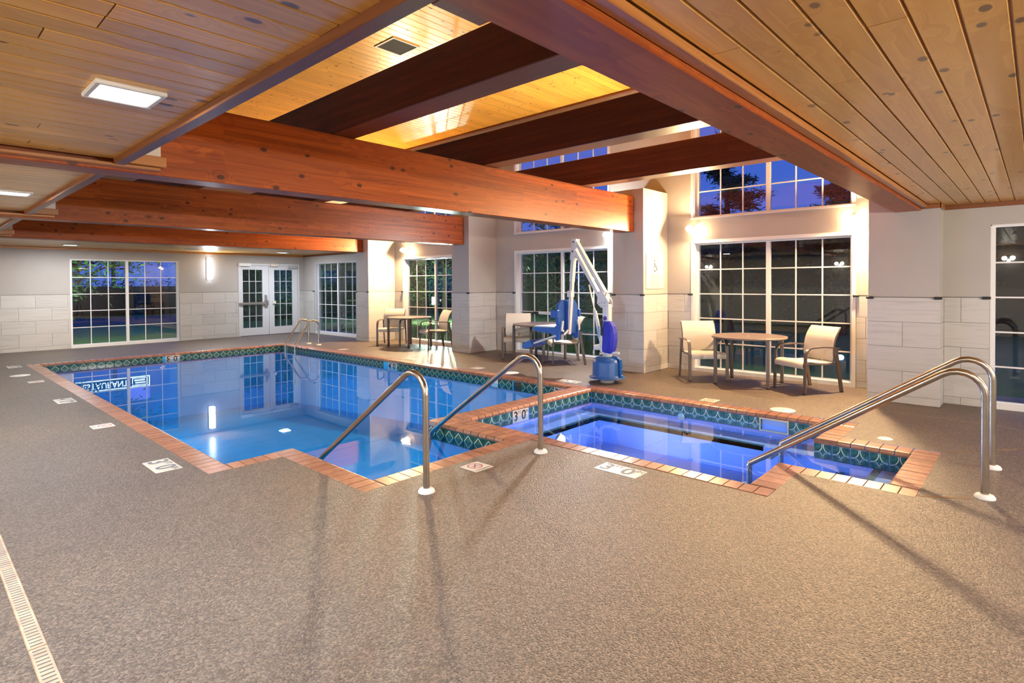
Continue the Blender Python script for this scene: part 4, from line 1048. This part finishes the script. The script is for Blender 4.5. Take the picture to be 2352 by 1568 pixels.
# ------------------------------------------------------------------ outdoors
gr = MB(); gr.box(9.6, 60, -25, 75, -.25, -.06); gr.box(-45, 9.6, 17.6, 75, -.25, -.06); gr.build('ground', GRASS, kind='structure')
pv = MB(); pv.box(9.6, 10.1, -3, 17.6, -.06, -.03); pv.box(X0, 10.1, 17.6, 18.3, -.06, -.03); pv.build('paving_strip', MULCH, kind='structure')
pv = MB(); pv.box(-20, 40, 27.5, 33, -.06, -.04); pv.build('driveway', plain('asphalt', (.06, .06, .07), .8), kind='structure')
def grass_tufts(x0, x1, y0, y1, n, h, name, label):
    m = MB(); rr = random.Random(5)
    for i in range(n):
        x, y = rr.uniform(x0, x1), rr.uniform(y0, y1); a = rr.uniform(0, PI); hh = h*rr.uniform(.5, 1.2); lx, ly = rr.uniform(-.05, .05), rr.uniform(-.05, .05)
        c, s = math.cos(a)*.006, math.sin(a)*.006
        m.add([(x-c, y-s, -.06), (x+c, y+s, -.06), (x+lx, y+ly, hh-.06)], [(0, 1, 2)])
    m.build(name, LEAFG, label=label, cat='grass', kind='stuff')
LEAFG = plain('grass_blades', (.10, .26, .04), .7)
grass_tufts(10.1, 13.9, 5, 19, 16000, .16, 'grass', 'bright green lawn outside the alcove windows')
def tree(x, y, h, cr_, n, label, mat=LEAF, trunk=.12, leaf=.12, low=.35, seed=1, conifer=False):
    rr = random.Random(seed); e = empty('tree', (x, y, -.06), 0, label, 'tree', 'trees outside')
    t = MB(); t.tube([(0, 0, 0), (.05*h*.1, 0, h*.25), (-.03*h*.1, .04, h*.55), (0, 0, h*.9)], [trunk, trunk*.8, trunk*.5, trunk*.15], 8)
    tips = []
    nb = 46 if conifer else 20
    for i in range(nb):
        f = low+(1-low)*(i+.5)/nb; a = rr.uniform(0, 2*PI); z0 = h*f*.92
        R_ = cr_*((1.05-(f-low)/(1-low)) if conifer else math.sin(PI*min(.92, .25+.7*(f-low)/(1-low))))*rr.uniform(.75, 1.1)
        tip = Vector((math.cos(a)*R_, math.sin(a)*R_, z0+(R_*.05 if conifer else R_*.35)))
        t.tube([(0, 0, z0-(0 if conifer else R_*.2)), (tip.x*.5, tip.y*.5, z0+R_*.12), tip], [trunk*.25, trunk*.15, trunk*.05], 5); tips.append((Vector((0, 0, z0)), tip, R_))
    t.build('trunk', BARK, e)
    m = MB()
    for i in range(n):
        b0, tip, R_ = rr.choice(tips); q = b0.lerp(tip, rr.uniform(.25, 1.05)); sp = .10*cr_ if conifer else .22*cr_
        q = q+Vector((rr.gauss(0, sp), rr.gauss(0, sp), rr.gauss(0, sp*(.5 if conifer else .8))))
        d = Vector((rr.gauss(0, 1), rr.gauss(0, 1), rr.gauss(0, .7))).normalized(); w = d.orthogonal().normalized(); l = leaf*rr.uniform(.6, 1.25); ww = l*(.22 if conifer else .42)
        m.add([q-d*l/2, q+w*ww/2, q+d*l/2, q-w*ww/2], [(0, 1, 2, 3)])
    m.build('foliage', mat, e, kind='stuff')
    return e
tree(3.4, 21.0, 4.6, 2.1, 8500, 'leafy green tree right outside the back window', trunk=.13, leaf=.17, low=.34, seed=3)
tree(17.8, 20.9, 5.6, 2.6, 6500, 'brightly lit green tree behind the garden floodlight', trunk=.12, leaf=.17, low=.15, seed=4)
tree(16.0, 12.6, 4.4, 1.9, 4000, 'dark bushy tree outside the middle alcove window', trunk=.10, leaf=.16, low=.12, seed=5)
tree(18.6, 7.5, 8.4, 1.6, 14000, 'tall dark conifer silhouetted in the nearest upper window', LEAFD, .16, .24, .18, 6, True)
tree(19.0, 4.3, 7.0, 1.4, 12000, 'dark conifer at the right of the nearest upper window', LEAFD, .15, .24, .18, 7, True)
tree(25.5, 14.6, 11.5, 2.2, 8000, 'dark conifer tip seen through the middle upper window', LEAFD, .15, .24, .18, 8, True)
tree(11.0, 22.3, 4.0, 1.4, 3500, 'dark leafy tree outside the double doors', LEAF, .10, .16, .2, 10)
def hedge(x, y, lx, ly, h, label, n, seed):
    rr = random.Random(seed); e = empty('hedge', (x, y, -.06), 0, label, 'hedge', 'clipped hedges outside')
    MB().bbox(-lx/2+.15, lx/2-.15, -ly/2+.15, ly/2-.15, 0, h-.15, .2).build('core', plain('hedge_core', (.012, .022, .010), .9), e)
    m = MB()
    for i in range(n):
        q = Vector((rr.uniform(-lx/2, lx/2), rr.uniform(-ly/2, ly/2), rr.uniform(.05, h)))
        f = rr.choice((0, 1, 2, 0, 1))
        q[f if f < 2 else 2] = ((lx, ly)[f]/2*rr.choice((-1, 1)) if f < 2 else h)+rr.gauss(0, .12)
        d = Vector((rr.gauss(0, 1), rr.gauss(0, 1), rr.gauss(0, 1))).normalized(); w = d.orthogonal().normalized(); l = rr.uniform(.10, .24)
        m.add([q-d*l/2, q+w*l*.22, q+d*l/2, q-w*l*.22], [(0, 1, 2, 3)])
    m.build('foliage', LEAFD, e, kind='stuff')
hedge(22, -1.5, 1.6, 8.5, 3.7, 'tall dark hedge far outside the rightmost window', 2500, 21)
hedge(22, 9.5, 1.6, 12, 3.6, 'tall dark hedge far outside the middle window', 3500, 22)
hedge(22, 23, 1.6, 13, 3.6, 'tall dark hedge beyond the garden floodlight', 3500, 23)
hedge(14.6, 26.0, 11, 1.6, 3.0, 'tall dark hedge outside the far corner window', 3500, 25)
hedge(3.5, 36.5, 26, 1.6, 1.7, 'low dark hedge across the driveway behind the back window', 4000, 24)
# garden floodlight whose beam reaches the high ceiling
fd = empty('garden_floodlight', (14.3, 17.25, -.06), 0, 'glaring garden floodlight seen through the far alcove window', 'light')
MB().tube([(0, 0, 0), (0, 0, .80)], .03, 10).build('post', BROWN, fd)
MB().bbox(-.07, .10, -.16, .16, .78, 1.08, .02).build('housing', BROWN, fd)
MB().bbox(-.085, -.071, -.155, .155, .785, 1.075, .004).build('lens', emis('flood_lens', (.85, 1.0, .92), 160.0), fd)
for nm_, en, ty in (('beam', E_FLOOD, 'SPOT'), ('spill', 1300.0, 'POINT')):
    L = bpy.data.lights.new('garden_floodlight_'+nm_, ty); L.energy = en; L.color = (.84, 1.0, .88); L.shadow_soft_size = .06
    b = bpy.data.objects.new(nm_, L); link(b, fd); b.location = (-.30 if ty == 'SPOT' else .24, 0, .96)
    if ty == 'SPOT':
        L.spot_size = math.radians(58); L.spot_blend = .5
        b.rotation_euler = Vector((-4.9, -5.9, 2.6)).to_track_quat('-Z', 'Y').to_euler()
xw = empty('outside_fill_lamp', (4.1, YB+.2, 2.62), 0, 'added unseen lamp outside above the back window, lighting the tree', 'light')  # unseen lamp added to light the tree behind the back window
MB().bbox(-.10, .10, 0, .12, -.08, .08, .01).build('housing', BROWN, xw)
MB().bbox(-.085, .085, .122, .130, -.065, .065, .003).build('lens', emis('outside_lens', (1, .95, .85), 20.0), xw)
L = bpy.data.lights.new('outside_fill_lamp', 'AREA'); L.size = .16; L.energy = 130.0; L.color = (1, .97, .88)
b = bpy.data.objects.new('bulb', L); link(b, xw); b.location = (0, .15, 0); b.rotation_euler = (PI/2, 0, 0)
# lit roadside sign, seen mirrored in the pool water
SGX, SGY = 12.0, 52.0
rs = empty('roadside_sign', (SGX, SGY, -.06), 0, 'tall lit roadside restaurant sign mirrored in the pool water', 'sign')
MB().tube([(-.6, .25, 0), (-.6, .25, 5.4)], .14, 12).build('pole', BROWN, rs)
MB().bbox(-3.2, 1.66, 0, .35, 5.42, 6.24, .02).build('cabinet', plain('sign_navy', (.012, .02, .05), .4), rs)
LITW = emis('lit_sign_white', (.85, .95, 1), 2.6); LITV = emis('lit_screen_violet', (.22, .22, .95), 1.3)
m = MB(); m.box(-3.2, 1.66, -.03, 0, 6.17, 6.24).box(-3.2, 1.66, -.03, 0, 5.42, 5.49).box(1.59, 1.66, -.03, 0, 5.49, 6.17)
m.build('border_tube', LITW, rs)
o = piece('lettering', text_mesh('RESTAURANT', .56, LITW, .02), rs, (-1.42, -.04, 5.83)); o.rotation_euler = (PI/2, 0, 0); o.scale = (.93, 1.15, 1)
m = MB(); m.box(.45, 1.50, -.03, 0, 6.07, 6.12).box(.45, 1.50, -.03, 0, 5.54, 5.59).box(.45, .50, -.03, 0, 5.59, 6.07).box(1.45, 1.50, -.03, 0, 5.59, 6.07); m.build('badge_border', LITW, rs)
m = MB()
for k, (a_, b__) in enumerate(((.60, 1.32), (.66, 1.36))): m.box(a_, b__, -.03, 0, 5.68+k*.18, 5.78+k*.18)
m.build('badge_bars', LITW, rs)
MB().bbox(.40, 1.66, 0, .3, 6.36, 7.3, .02).build('screen', LITV, rs)
